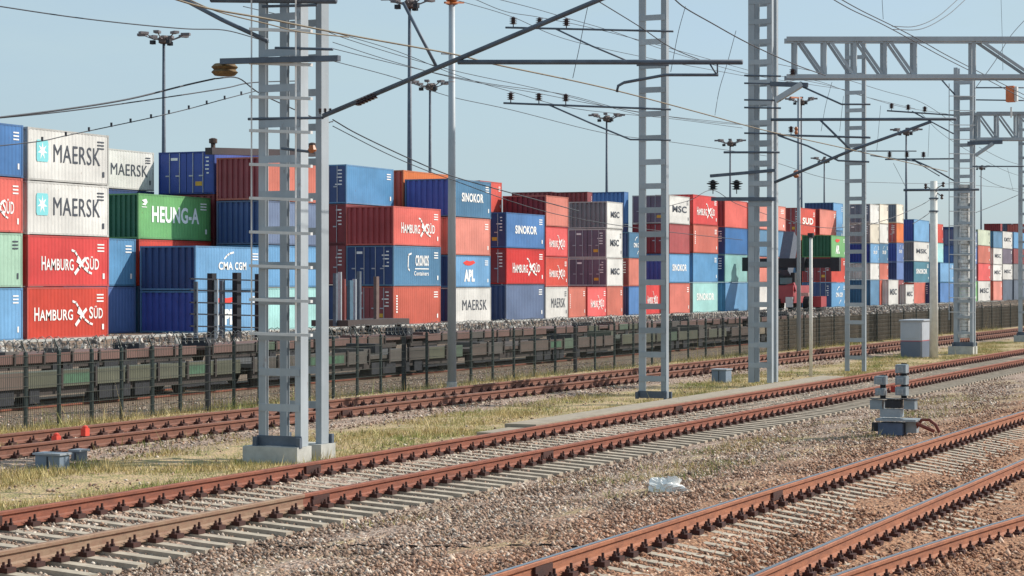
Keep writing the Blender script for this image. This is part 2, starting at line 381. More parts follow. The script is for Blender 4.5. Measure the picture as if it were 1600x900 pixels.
def stones():
    octa = np.array([(1, 0, 0), (-1, 0, 0), (0, 1, 0), (0, -1, 0), (0, 0, 1), (0, 0, -1)], float)
    tri = np.array([(0, 2, 4), (2, 1, 4), (1, 3, 4), (3, 0, 4), (2, 0, 5), (1, 2, 5), (3, 1, 5), (0, 3, 5)])
    X = []; Y = []
    for y0, y1, dens in ((4, 6, 620), (6, 9, 500), (9, 12, 330), (12, 15.2, 280), (15.2, 18.7, 9), (18.7, 22.8, 60), (22.8, 31, 30)):
        ym = (y0 + y1) / 2; xa = 1.22 * y0; xb = min(5.6 * y1, 62 if y0 < 15 else 75); A = (xb - xa) * (y1 - y0); n = int(A * dens)
        # thin out with distance along the track
        xx = rng.uniform(xa, xb, n); yy = rng.uniform(y0, y1, n); k = rng.random(n) < np.clip((2.4 * ym / xx) ** 2.0, .12, 1); X.append(xx[k]); Y.append(yy[k])
    X = np.concatenate(X); Y = np.concatenate(Y)
    keep = ~(in_sleeper(X, Y) & (rng.random(len(X)) < np.where((Y > 12.9) & (Y < 14.1) | (Y > 6.0) & (Y < 6.7), .35, .6)))
    for r in RAILS_Y:
        ry = np.interp(X, [p.x for p in r], [p.y for p in r]); keep &= ~((abs(Y - ry) < .1))
    X, Y = X[keep], Y[keep]; n = len(X)
    Z = np.interp(Y, [p[0] for p in PROF], [p[1] for p in PROF]) + .005
    s = rng.uniform(.012, .034, n) * (1 + .35 * (rng.random(n) < .06)); sc = s[:, None] * rng.uniform(.6, 1.3, (n, 3)); sc[:, 2] *= .8
    V = octa[None] * sc[:, None] + rng.normal(0, .22, (n, 6, 3)) * s[:, None, None]
    a = rng.uniform(0, 6.28, n); ca, sa = np.cos(a)[:, None], np.sin(a)[:, None]
    Vx = V[..., 0] * ca - V[..., 1] * sa; Vy = V[..., 0] * sa + V[..., 1] * ca
    V = np.stack([Vx + X[:, None], Vy + Y[:, None], V[..., 2] + Z[:, None] + .004], -1)
    F = (tri[None] + (np.arange(n) * 6)[:, None, None]).reshape(-1, 3)
    o = npmesh('ballast_stones', V.reshape(-1, 3), F, stone_mat())
    tag(o, 'loose pinkish grey and rust-coloured ballast stones between and beside the tracks', 'gravel', kind='stuff')
stones()
def grass():
    m, t, b = nodes('grass_blades', .8); g = t.nodes.new('ShaderNodeNewGeometry')
    nz = noise(t, pos(t, (.5, 1, 1)), .9, 4, .6)
    gr = ramp(t, g.outputs['Random Per Island'], [(0, lin((84, 104, 50))), (.5, lin((138, 148, 76))), (1, lin((176, 174, 108)))])
    dr = ramp(t, g.outputs['Random Per Island'], [(0, lin((138, 122, 80))), (.5, lin((190, 168, 112))), (1, lin((214, 196, 146)))])
    t.links.new(mixc(t, ramp(t, nz, [(.38, B1), (.54, W1)]), gr, dr), b.inputs['Base Color'])
    X = []; Y = []; H = []
    for y0, y1, x0, x1, n, h in ((15.0, 18.9, 18, 100, 150000, .055), (22.6, 25.6, 28, 120, 40000, .13), (8.9, 11.6, 18, 52, 26000, .05), (19.3, 22.2, 26, 100, 7000, .06)):
        xx = x0 + (x1 - x0) * rng.random(n) ** 1.7; yy = rng.uniform(y0, y1, n)
        f = np.sin(xx * .9 + yy * 1.3) + np.sin(xx * .37 - yy * 2.1) + np.sin(xx * 2.3 + yy * .7) * .6 + rng.normal(0, .5, n)
        k = f > -.55
        if h == .05: k = (f > .2) & (xx + 2 * yy > 44)
        if y0 > 19 and y0 < 20: k = f > .8
        X.append(xx[k]); Y.append(yy[k]); H.append(np.full(k.sum(), h) * (1 + .35 * np.clip(f[k], -1, 2)))
    X = np.concatenate(X); Y = np.concatenate(Y); cl = np.sin(X * 5.1 + np.sin(Y * 4.3) * 2) * np.sin(Y * 6.7 + X * 1.9); H = np.concatenate(H) * rng.uniform(.4, 1.3, len(X)) * (1 + 1.1 * (cl > .72)) * (1 + 1.6 * (rng.random(len(X)) < .006)); n = len(X)
    Z = np.interp(Y, [p[0] for p in PROF], [p[1] for p in PROF]) - .01
    a = rng.uniform(0, 6.28, n); wd = rng.uniform(.004, .010, n); lx = rng.normal(0, .35, n) * H; ly = rng.normal(0, .35, n) * H
    V = np.zeros((n, 3, 3)); V[:, 0] = np.stack([X - np.cos(a) * wd, Y - np.sin(a) * wd, Z], -1); V[:, 1] = np.stack([X + np.cos(a) * wd, Y + np.sin(a) * wd, Z], -1)
    V[:, 2] = np.stack([X + lx, Y + ly, Z + H], -1)
    o = npmesh('grass', V.reshape(-1, 3), np.arange(n * 3).reshape(-1, 3), m)
    tag(o, 'patchy green and straw-coloured grass between the two rusty tracks and by the fence', 'grass', kind='stuff')
grass()
# concrete walkway slab beside the middle track
a = atY(820, 655, 15.0)
sl = MB().box(a.x, a.x + 21, 14.78, 15.4, -.05, .15).box(a.x - 1.4, a.x - .02, 14.8, 15.3, -.05, .09).build('walkway_slab', plain('walkway_concrete', (156, 144, 128), .9, 0, .2, 5))
tag(sl, 'long low concrete walkway slab lying beside the middle track behind its far rail', 'slab')

# ------------------------------------------------------------ lettering
_tc = {}
def textmesh(s, bold=.02, condensed=False):
    k = (s, bold)
    if k in _tc: return _tc[k]
    cu = bpy.data.curves.new('t', 'FONT'); cu.body = s; cu.offset = bold; cu.resolution_u = 3; cu.size = 1; cu.space_character = 1.05
    o = bpy.data.objects.new('t', cu); COL.objects.link(o)
    dg = bpy.context.evaluated_depsgraph_get(); me = o.evaluated_get(dg).to_mesh()
    V = [v.co.copy() for v in me.vertices]; F = [tuple(p.vertices) for p in me.polygons]
    o.evaluated_get(dg).to_mesh_clear(); bpy.data.objects.remove(o); bpy.data.curves.remove(cu)
    x0 = min(v.x for v in V); x1 = max(v.x for v in V); y0 = min(v.y for v in V); y1 = max(v.y for v in V)
    V = [((v.x - x0) / (x1 - x0), (v.y - y0) / (y1 - y0)) for v in V]; _tc[k] = (V, F); return _tc[k]
def addtext(mb, s, x0, x1, z0, z1, y, bold=.02):
    V, F = textmesh(s, bold); n = len(mb.v)
    mb.v += [(x0 + a * (x1 - x0), y, z0 + b * (z1 - z0)) for a, b in V]; mb.f += [tuple(n + i for i in f) for f in F]
def addpoly(mb, pts, y):
    n = len(mb.v); mb.v += [(a, y, b) for a, b in pts]; mb.f.append(tuple(range(n, n + len(pts))))
def strokes(mb, poly, wd, y, fr):
    """thick polyline on the face; fr maps unit coordinates"""
    for (a, b), (c, d) in zip(poly, poly[1:]):
        p, q = Vector(fr(a, b)), Vector(fr(c, d)); n = Vector((-(q - p).y, (q - p).x)).normalized() * wd / 2; e = (q - p).normalized() * wd * .3
        addpoly(mb, [tuple(p - n - e), tuple(q - n + e), tuple(q + n + e), tuple(p + n - e)], y)

# ------------------------------------------------------------ containers
CC = dict(white=(222, 220, 216), cream=(226, 216, 198), red=(216, 26, 22), orange_red=(214, 62, 40), brick=(202, 88, 66), salmon=(212, 112, 92), orange=(232, 116, 40),
          crimson=(164, 46, 50), maroon=(138, 44, 52), green=(28, 98, 68), leaf=(112, 178, 108), mint=(176, 214, 190), pale_green=(198, 208, 184),
          blue=(28, 108, 176), sky=(84, 150, 200), steel=(70, 126, 166), periwinkle=(84, 118, 180), slate=(92, 112, 148), navy=(38, 70, 124), royal=(34, 72, 164),
          turquoise=(146, 202, 200), teal=(60, 128, 150), grey=(120, 124, 130), purple=(104, 92, 112), greyslate=(88, 102, 122), rustred=(168, 64, 48))
WORDS = dict(white='white', cream='cream-white', red='bright red', orange_red='orange-red', brick='brick red', salmon='salmon red', orange='orange', crimson='crimson', maroon='maroon',
             green='green', leaf='light green', mint='mint green', pale_green='pale green', blue='strong blue', sky='sky blue', steel='steel blue', periwinkle='periwinkle blue', slate='slate blue',
             navy='navy blue', royal='royal blue', turquoise='turquoise', teal='teal blue', grey='grey', purple='dusty purple', greyslate='dark slate', rustred='rust red')
def corr(n, x0, x1, depth):
    """trapezoid corrugation profile -> list of (x, inset)"""
    p = []; w = (x1 - x0) / n
    for i in range(n):
        a = x0 + i * w; p += [(a, depth), (a + w * .30, depth), (a + w * .46, 0), (a + w * .84, 0)]
    p.append((x1, depth)); return p
GAPY = .02
seen = {}
def container(p, L, D, H, col, end, text, endcol, label, small):
    x, y, z = p; t = empty('shipping_container', (x + L / 2, y + D / 2, z), label, 'container', 'stacked shipping containers')
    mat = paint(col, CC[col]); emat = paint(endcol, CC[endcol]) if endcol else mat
    fr = .10; H -= .03
    nf = max(6, int(L / .3)) if not small else max(6, int(L / .4)); ne = 8
    body = MB()
    pr = corr(nf, x + fr, x + L - fr, .011)
    for (a, da), (b, db) in zip(pr, pr[1:]): body.quad((a, y + .012 + da, z + .12), (b, y + .012 + db, z + .12), (b, y + .012 + db, z + H - .09), (a, y + .012 + da, z + H - .09))
    body.quad((x + .04, y + .04, z + H - .01), (x + L - .04, y + .04, z + H - .01), (x + L - .04, y + D - .04, z + H - .01), (x + .04, y + D - .04, z + H - .01))
    body.quad((x + L - .03, y + .04, z + .1), (x + L - .03, y + D - .04, z + .1), (x + L - .03, y + D - .04, z + H - .05), (x + L - .03, y + .04, z + H - .05))
    body.quad((x + L, y + D - .03, z + .1), (x, y + D - .03, z + .1), (x, y + D - .03, z + H - .05), (x + L, y + D - .03, z + H - .05))
    body.quad((x + .05, y + .05, z + .06), (x + .05, y + D - .05, z + .06), (x + L - .05, y + D - .05, z + .06), (x + L - .05, y + .05, z + .06))
    body.build('body', mat, t)
    f = MB()   # corner posts, rails, castings
    for a in (x, x + L - fr):
        for b in (y, y + D - fr): f.box(a, a + fr, b, b + fr, z + .1, z + H - .1)
    for c0, c1 in ((z + .02, z + .12), (z + H - .09, z + H)):
        f.box(x + fr, x + L - fr, y + .004, y + .07, c0, c1).box(x + fr, x + L - fr, y + D - .07, y + D - .004, c0, c1)
        f.box(x + .004, x + .07, y + fr, y + D - fr, c0, c1).box(x + L - .07, x + L - .004, y + fr, y + D - fr, c0, c1)
    for a in (x - .004, x + L - .166):
        for b in (y - .004, y + D - .166):
            f.box(a, a + .17, b, b + .17, z, z + .12).box(a, a + .17, b, b + .17, z + H - .12, z + H + .004)
    f.build('frame', paint(col + '_frame', tuple(v * .86 for v in CC[col]), .6, 1.0), t)
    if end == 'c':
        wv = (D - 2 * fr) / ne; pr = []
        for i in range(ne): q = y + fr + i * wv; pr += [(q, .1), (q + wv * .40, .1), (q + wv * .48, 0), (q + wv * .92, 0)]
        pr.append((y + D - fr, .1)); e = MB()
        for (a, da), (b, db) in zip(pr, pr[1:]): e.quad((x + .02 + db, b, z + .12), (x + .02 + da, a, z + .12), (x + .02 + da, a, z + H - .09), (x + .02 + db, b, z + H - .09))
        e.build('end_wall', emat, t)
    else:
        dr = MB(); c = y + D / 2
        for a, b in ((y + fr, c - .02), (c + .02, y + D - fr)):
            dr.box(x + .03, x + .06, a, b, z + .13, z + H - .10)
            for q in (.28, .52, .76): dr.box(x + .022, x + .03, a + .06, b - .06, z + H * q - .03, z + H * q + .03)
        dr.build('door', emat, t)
        for q in (.20, .38, .62, .80):
            b = MB(); yy = y + D * q; b.tube([(x - .01, yy, z + .1), (x - .01, yy, z + H - .08)], .03, 6); b.build('locking_bar', BAR, t)
        h = MB()
        for q in (.20, .38, .62, .80):
            h.box(x - .045, x - .02, y + D * q - .03, y + D * q + .28, z + H * .42, z + H * .45)
        h.build('door_handle', BAR, t)
        mk = MB()
        for q in range(5): mk.box(x + .012, x + .02, y + D * .10, y + D * (.10 + .11 * random.random() + .04), z + H * (.84 - q * .09), z + H * (.87 - q * .09))
        mk.box(x + .012, x + .02, y + D * .66, y + D * .78, z + H * .80, z + H * .86)
        mk.build('door_marking', LETW, t)
        if random.random() < .4: MB().box(x + .010, x + .018, y + D * .22, y + D * .34, z + H * .2, z + H * .3).build('door_sticker', YELL, t)
    yy = y - .006
    def FX(a): return x + fr + (L - 2 * fr) * a
    def FZ(a): return z + .12 + (H - .22) * a
    fr2 = lambda a, b: (FX(a), FZ(b))
    T = MB(); dark = None
    if text is None: pass
    elif text in ('star', 'starR'):
        addtext(T, 'MAERSK', FX(.30), FX(.90), FZ(.36), FZ(.74), yy, .0); T.build('lettering', LETD, t)
        g = MB(); addpoly(g, [fr2(*q) for q in ((.10, .35), (.225, .35), (.235, .4), (.235, .74), (.225, .8), (.10, .8), (.09, .74), (.09, .4))], yy); lg = g.build('logo_square', LOGOB, t)
        s = MB(); cx, cz = .1625, .575
        pts = []
        for i in range(14):
            an = math.pi / 2 + i * math.pi / 7; rr = 1 if i % 2 == 0 else .36; pts.append(fr2(cx + .062 * rr * math.cos(an), cz + .19 * rr * math.sin(an)))
        for i in range(14): addpoly(s, [fr2(cx, cz), pts[i], pts[(i + 1) % 14]], yy - .004)
        s.build('logo_star', LETW, lg)
    elif text == 'MAERSK':
        addtext(T, 'MAERSK', FX(.24), FX(.90), FZ(.33), FZ(.66), yy, .0); T.build('lettering', LETD, t)
    elif text.startswith('HS'):
        big = text.endswith('2'); z0, z1 = (.30, .58) if not big else (.34, .60)
        h = (z1 - z0)
        addtext(T, 'H', FX(.07 if big else .15), FX(.13 if big else .20), FZ(z0), FZ(z1 + .02), yy, .015); addtext(T, 'AMBURG', FX(.135 if big else .205), FX(.55), FZ(z0), FZ(z1 - .03), yy, .015)
        addtext(T, 'S', FX(.76 if big else .70), FX(.81 if big else .75), FZ(z0 + .02), FZ(z1 + .02), yy, .015); addtext(T, 'ÜD', FX(.82 if big else .76), FX(.94 if big else .88), FZ(z0 + .02), FZ(z1 + .04), yy, .015)
        T.build('lettering', LETW, t)
        g = MB(); ox = .02 if big else 0
        strokes(g, [(.53 + ox, .74), (.57 + ox, .71), (.60 + ox, .62), (.64 + ox, .52)], .10 * L / 6, yy, fr2)
        strokes(g, [(.57 + ox, .24), (.62 + ox, .36), (.66 + ox, .48), (.70 + ox, .56)], .16 * L / 6, yy - .003, fr2)
        strokes(g, [(.64 + ox, .50), (.68 + ox, .36), (.74 + ox, .27), (.78 + ox, .24)], .10 * L / 6, yy - .006, fr2)
        strokes(g, [(.60 + ox, .52), (.66 + ox, .44)], .20 * L / 6, yy - .009, fr2)
        g.build('logo_figure', LETW, t)
    elif text == 'HEUNG':
        addtext(T, 'HEUNG-A', FX(.17), FX(.84), FZ(.36), FZ(.76), yy, .03); T.build('lettering', LETW, t)
        g = MB(); addpoly(g, [fr2(*q) for q in ((.03, .78), (.07, .82), (.03, .88), (.09, .92), (.11, .84), (.08, .76))], yy); addpoly(g, [fr2(*q) for q in ((.03, .71), (.10, .71), (.10, .73), (.03, .73))], yy); g.build('logo_mark', LETW, t)
    elif text == 'CMA':
        addtext(T, 'CMA', FX(.33), FX(.55), FZ(.46), FZ(.66), yy, .03); addtext(T, 'CGM', FX(.58), FX(.76), FZ(.46), FZ(.66), yy, .03); T.build('lettering', LETW, t)
        g = MB(); strokes(g, [(.42, .74), (.46, .82), (.50, .87), (.56, .90)], .09 * L / 6, yy, fr2); g.build('logo_swoosh', LETW, t)
    elif text == 'CMAS':
        addtext(T, 'CMA', FX(.30), FX(.55), FZ(.40), FZ(.60), yy, .03); addtext(T, 'CGM', FX(.58), FX(.80), FZ(.40), FZ(.60), yy, .03); T.build('lettering', LETW, t)
        g = MB(); strokes(g, [(.40, .70), (.46, .80), (.56, .86)], .12 * L / 6, yy, fr2); strokes(g, [(.56, .12), (.60, .20), (.68, .27)], .12 * L / 6, yy, fr2); g.build('logo_swoosh', LETW, t)
    elif text == 'APL':
        addtext(T, 'APL', FX(.30), FX(.58), FZ(.14), FZ(.56), yy, .06); T.build('lettering', LETW, t)
        g = MB(); addpoly(g, [fr2(*q) for q in ((.27, .80), (.36, .88), (.45, .85), (.55, .88), (.60, .80), (.50, .72), (.42, .70), (.33, .72))], yy); g.build('logo_bird', LOGOR, t)
    elif text == 'BRACKET':
        addtext(T, 'CRONOS', FX(.45), FX(.74), FZ(.50), FZ(.80), yy, .03); addtext(T, 'Containers', FX(.42), FX(.74), FZ(.24), FZ(.36), yy, .015)
        addpoly(T, [fr2(*q) for q in ((.44, .41), (.74, .41), (.74, .44), (.44, .44))], yy)
        strokes(T, [(.36, .84), (.30, .80), (.29, .44), (.32, .38)], .12, yy, fr2); T.build('lettering', LETW, t)
    elif text == 'SIDE':
        addtext(T, 'K LINE', FX(.04), FX(.12), FZ(.3), FZ(.86), yy); T = MB()
        for q in range(7): addpoly(T, [fr2(.045, .3 + q * .075), fr2(.075, .3 + q * .075), fr2(.075, .345 + q * .075), fr2(.045, .345 + q * .075)], yy)
        T.build('marking', LETW, t)
    else:
        c = text.split('|'); s = c[0]; m = LETD if len(c) > 1 else LETW
        addtext(T, s, FX(.14 if small else .22), FX(.86 if small else .80), FZ(.40), FZ(.66), yy, .03); T.build('lettering', m, t)
    if random.random() < .8:
        mk = MB(); mm = LETD if col in ('white', 'cream', 'pale_green', 'mint') else LETW
        for q in range(3): addpoly(mk, [fr2(.86, .86 - q * .07), fr2(.95, .86 - q * .07), fr2(.95, .89 - q * .07), fr2(.86, .89 - q * .07)], yy - .002)
        addpoly(mk, [fr2(.93, .12), fr2(.955, .12), fr2(.955, .24), fr2(.93, .24)], yy - .002)
        mk.build('code_marking', mm, t)
TN = {1: ['only'], 2: ['upper', 'lower'], 3: ['top', 'middle', 'bottom'], 4: ['top', 'second from top', 'second from bottom', 'bottom'],
      5: ['top', 'second from top', 'middle', 'second from bottom', 'bottom']}
LET = {'star': 'dark lettering and star', 'HS': 'white lettering', 'HS2': 'large white lettering'}
GROUNDZ = -.2
def column(phrase, xa, xb, ys, specs, xe=None, Y=65.0, xr=None, names=None, bottom=True):
    xr = xa if xr is None else xr; tt = Y / dirxy(xr)[1]
    zs = [CAMZ - (y - HOR) * tt for y in ys]
    Xa, Xb = atY(xa, 0, Y).x, atY(xb, 0, Y).x
    D = 3.85
    if xe is not None: D = min(4.3, max(3.0, Y_at_plane(xe, Xa) - Y))
    small = xa > 960
    if bottom and zs[-1] < .9: zs[-1] = GROUNDZ
    nm = names or TN[len(specs)]
    for i, sp in enumerate(specs):
        if sp is None: continue
        sp = (sp,) if isinstance(sp, str) else sp
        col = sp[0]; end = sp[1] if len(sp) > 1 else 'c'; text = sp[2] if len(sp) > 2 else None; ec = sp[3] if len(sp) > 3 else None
        lab = f"{WORDS[col]} container, {nm[i]} {phrase}"
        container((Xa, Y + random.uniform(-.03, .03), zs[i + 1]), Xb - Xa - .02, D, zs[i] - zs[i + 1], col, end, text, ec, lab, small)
    # what carries a stack whose feet are out of sight
    z = zs[-1]; k = 0
    while z - GROUNDZ > 2.0:
        n = max(1, round((z - GROUNDZ) / 2.6)); h = (z - GROUNDZ) / n
        container((Xa, Y, z - h), Xb - Xa - .02, D, h, random.choice(['maroon', 'navy', 'steel', 'brick']), 'c', None, None,
                  f"{['nearly hidden', 'wholly hidden', 'deepest hidden', 'lowest hidden'][min(k, 3)]} supporting container below those {phrase}", True); z -= h; k += 1
def Y_at_plane(x, X): return atX(x, 0, X).y
RB = 69.1; RC = 73.2; RD = 77.3
column('in the stack cut by the left edge', -70, 36, [195, 278, 364, 449, 530], ['blue', ('orange_red', 'c', 'HS'), 'mint', 'sky'], xr=35)
column('in the left stack with two pale star logos', 43, 170, [197, 281, 366, 448, 529], [('white', 'c', 'star'), ('white', 'c', 'star'), ('red', 'c', 'HS'), ('orange_red', 'c', 'HS2')])
column('half hidden right of the lettered red pair', 100, 213, [373, 447, 520], ['sky', 'periwinkle'], Y=RB, xr=213)
column('with clipped dark lettering behind the star-logo stack', 150, 241, [238, 299], [('white', 'c', 'MAERSK')], Y=RC, xr=240, names=[''])
column('between the lettered white and deep blue ones', 217, 330, [301, 373, 446], [('leaf', 'c', 'HEUNG', 'green'), 'orange_red'], xe=173, Y=RB, names=['upper', 'lower one'], bottom=False)
column('behind the light green lettered container', 335, 420, [235, 303], [('royal', 'd')], xe=248, Y=RB, names=['door end of a'])
column('behind the square iron rack at left', 305, 409, [383, 454, 521], [('sky', 'c', 'CMA', 'navy'), ('sky', 'c', 'APL', 'royal')], xe=218, names=['upper', 'lower'])
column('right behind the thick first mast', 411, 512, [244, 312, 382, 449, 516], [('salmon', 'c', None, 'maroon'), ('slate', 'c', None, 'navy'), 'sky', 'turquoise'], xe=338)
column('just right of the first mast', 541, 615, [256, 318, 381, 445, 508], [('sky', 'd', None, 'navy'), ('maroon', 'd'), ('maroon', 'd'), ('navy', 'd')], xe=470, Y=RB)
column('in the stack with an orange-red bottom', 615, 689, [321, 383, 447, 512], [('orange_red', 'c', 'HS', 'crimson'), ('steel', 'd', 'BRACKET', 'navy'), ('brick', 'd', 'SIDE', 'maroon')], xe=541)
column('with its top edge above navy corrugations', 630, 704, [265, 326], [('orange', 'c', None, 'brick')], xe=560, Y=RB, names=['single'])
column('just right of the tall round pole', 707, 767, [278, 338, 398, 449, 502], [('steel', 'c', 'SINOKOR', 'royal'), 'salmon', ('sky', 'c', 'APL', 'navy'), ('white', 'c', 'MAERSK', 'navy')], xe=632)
column('narrow sliver right of the lettered steel blue one', 750, 784, [285, 333], ['orange_red'], Y=RB, xr=784, names=['high'])
column('in the stack with lettered blue over lettered red', 791, 851, [331, 387, 444, 499], [('blue', 'd', 'SINOKOR', 'navy'), ('red', 'd', 'HS', 'maroon'), ('slate', 'c', None, 'navy')], xe=725)
column('in the narrow salmon, red, red and white stack', 853, 888, [304.5, 353, 401, 448, 494], [('salmon', 'c', None, 'maroon'), ('red', 'c', 'HS'), ('orange_red', 'c', 'HS'), ('white', 'c', 'MAERSK')], xe=785)
column('on the ground beneath purple door ends', 889, 916, [448, 493], [('salmon', 'c', 'SIDE')], names=['left'])
column('on the ground beneath purple door ends', 918, 948, [448, 492], [('red', 'c', 'HS')], names=['lettered'])
column('in the white-fronted stack left of the second mast', 948, 973, [314, 357, 403, 447, 490], [('white', 'c', 'MSC|d', 'grey'), ('white', 'd', 'MSC|d', 'purple'), ('white', 'd', 'MSC|d', 'purple'), 'salmon'], xe=888)
column('with only its end above the narrow salmon one', 862, 872, [299, 352], ['maroon'], xe=800, Y=RC, names=['rear'])
column('with only its end above grey corrugations', 918, 926, [299, 350], ['maroon'], xe=858, Y=RB, names=['front'])
column('end above the white-fronted stack', 975, 982, [299, 350], ['blue'], xe=919, Y=RB, names=['single'])
column('in the narrow stack against the second mast', 983, 1006, [362, 403, 447, 488], [('steel', 'c', 'CMAS', 'navy'), ('salmon', 'd', None, 'maroon'), ('blue', 'c', None, 'navy')], xe=940)
column('framed by the legs of the second mast', 1008, 1031, [441, 486], [('red', 'c', 'HS')], names=['low'])
column('in the stack just right of the second mast', 1046, 1078, [304, 349, 396, 442, 487], [('white', 'd', 'MSC|d', 'purple'), ('crimson', 'd', None, 'maroon'), ('sky', 'c', 'SINOKOR', 'royal'), 'brick'], xe=988)
column('topped by lettered red right of second mast', 1083, 1122, [303, 350, 395, 441, 484], [('red', 'c', 'HS'), ('brick', 'c', 'SIDE'), 'sky', ('turquoise', 'c', 'SINOKOR')])
column('second left of the third mast', 1133, 1168, [311, 355, 397, 441, 483], [('orange_red', 'c', None, 'maroon'), ('blue', 'd', None, 'navy'), ('turquoise', 'd', None, 'navy'), 'sky'])
column('seen through the third mast', 1170, 1228, [316, 357, 400, 441, 480], ['salmon', 'steel', ('salmon',), 'white'])
column('above the grey loader boom', 1250, 1274, [324, 367], [('orange_red', 'd', 'SUD', 'crimson')], xe=1214, Y=RB, names=['left'])
column('right above the green one', 1281, 1307, [326, 367], [('salmon', 'c', None, 'maroon')], xe=1250, Y=RB, names=['plain'])
column('behind the salmon one left of the fourth mast', 1302, 1317, [316, 360], [('sky', 'c', None, 'navy')], xe=1257, Y=RC, names=['rear'])
column('in the green-topped stack left of fourth mast', 1299, 1321, [367, 402, 441, 478], [('leaf', 'c', 'APL', 'green'), ('orange_red', 'd', None, 'maroon'), ('sky', 'd', 'CMAS', 'navy')], xe=1253)
column('left white-topped stack beside the fourth mast', 1360, 1374, [318, 349, 380, 411, 437], [('white', 'd', None, 'greyslate'), ('cream', 'd', None, 'grey'), ('sky', 'c', 'CMA', 'royal'), 'white'], xe=1322)
column('right white-topped stack beside the fourth mast', 1374.5, 1388, [318, 349, 380, 411, 437], ['cream', 'white', ('steel', 'c', 'CMA'), 'salmon'])
column('end at the foot by the fourth mast', 1388, 1392, [437, 472], [('greyslate', 'd')], xe=1358, names=['low'])
column('in the slim stack with an orange one', 1401, 1412, [318, 348, 379, 409, 437], [('cream', 'c', None, 'greyslate'), ('orange', 'd', None, 'crimson'), ('periwinkle', 'c', 'CMA', 'royal'), ('periwinkle', 'c', None, 'navy')], xe=1388)
column('on the ground below the slim orange stack', 1388.5, 1404, [437, 471], [('white', 'c', 'MSC|d')], Y=64.2, names=['lettered'])
column('left of the concrete pole', 1428, 1452, [342, 377, 408, 441], [('sky', 'c', None, 'royal'), ('white', 'c', 'MSK|d', 'grey'), ('teal', 'c', 'SINOKOR', 'navy')], xe=1411, names=['top', 'middle', 'third'], bottom=False)
column('on the ground near the concrete pole', 1415, 1428, [444, 470], [('white', 'c', 'MSC|d')], Y=64.2, names=['lettered'])
column('on the ground near the concrete pole', 1453, 1462, [441, 470], [('navy', 'd')], xe=1429, Y=64.4, names=['low'])
column('right against the concrete pole', 1462, 1474, [349, 379, 410, 441, 470], [('orange_red', 'c', None, 'maroon'), 'turquoise', ('navy', 'd'), 'navy'], Y=66)
column('end left of the fifth mast', 1491, 1496, [354, 380, 408], [('navy', 'c'), ('navy', 'c')], xe=1475, Y=66.5, names=['upper', 'lower'], bottom=False)
column('pair between concrete pole and fifth mast', 1469, 1490, [410, 441, 470], ['sky', 'blue'], names=['upper', 'lower'], Y=64.6)
column('seen through the fifth mast', 1492, 1527, [358, 383, 411, 439, 467], ['slate', 'periwinkle', 'purple', 'leaf'])
column('in the stack just right of the fifth mast', 1528.5, 1547.5, [358, 383, 411, 439, 467], ['pale_green', 'salmon', 'red', ('white', 'c', 'MSC|d')])
column('at the top left near the right edge', 1563, 1566, [349, 361], ['crimson'], xe=1543, Y=RC, names=['roofline end'], bottom=False)
column('at the top middle near the right edge', 1580, 1583, [349, 361], ['greyslate'], xe=1564, Y=RC, names=['roofline end'], bottom=False)
column('at the top near the last mast', 1594, 1612, [349, 362], ['crimson'], xe=1583, Y=RC, names=['roofline end'], bottom=False)
column('in the first stack with two lettered white ones', 1552, 1566, [361, 387, 413, 439, 466], [('steel', 'c'), ('white', 'c', 'MSC|d'), ('white', 'c', 'MSC|d'), 'salmon'])
column('in the second stack near the right edge', 1567, 1582, [361, 388, 412, 437, 466], [('white', 'c', 'KMTC|d'), ('purple', 'd'), ('white', 'c', 'MSC|d'), ('greyslate', 'd')])
column('in the stack cut by the last mast', 1584, 1606, [362, 388, 412, 437, 466], [('sky', 'c'), ('maroon', 'd'), ('grey', 'd'), ('greyslate', 'd')])
column('in the stack at the right edge', 1608, 1640, [350, 378, 408, 437, 466], ['brick', 'steel', 'navy', 'maroon'])

# dark beam lying on the stacks at left
pa, pb = atY(327, 243, RB + .6), atY(492, 241, RB + .6); zb = max(pa.z, pb.z)
t = empty('lifting_beam', (pa.x, pa.y, pa.z), 'long dark lifting beam lying on top of the maroon container', 'beam')
MB().bar(atY(326, 236, RB - 1.2), atY(492, 240, RB - 1.2), .5, .42).build('beam_body', paint('beam_maroon', (44, 30, 36)), t)
for x, y in ((333, 224), (488, 230)):
    p = atY(x, y + 6, RB - 1.2); MB().box(p.x - .1, p.x + .1, p.y - .1, p.y + .1, p.z - .2, p.z + .25).lathe((p.x, p.y, p.z + .2), [(.05, 0), (.26, .05), (.26, .3), (.1, .36)], 10).build('beam_lug', plain('lug', (70, 52, 44)), t)

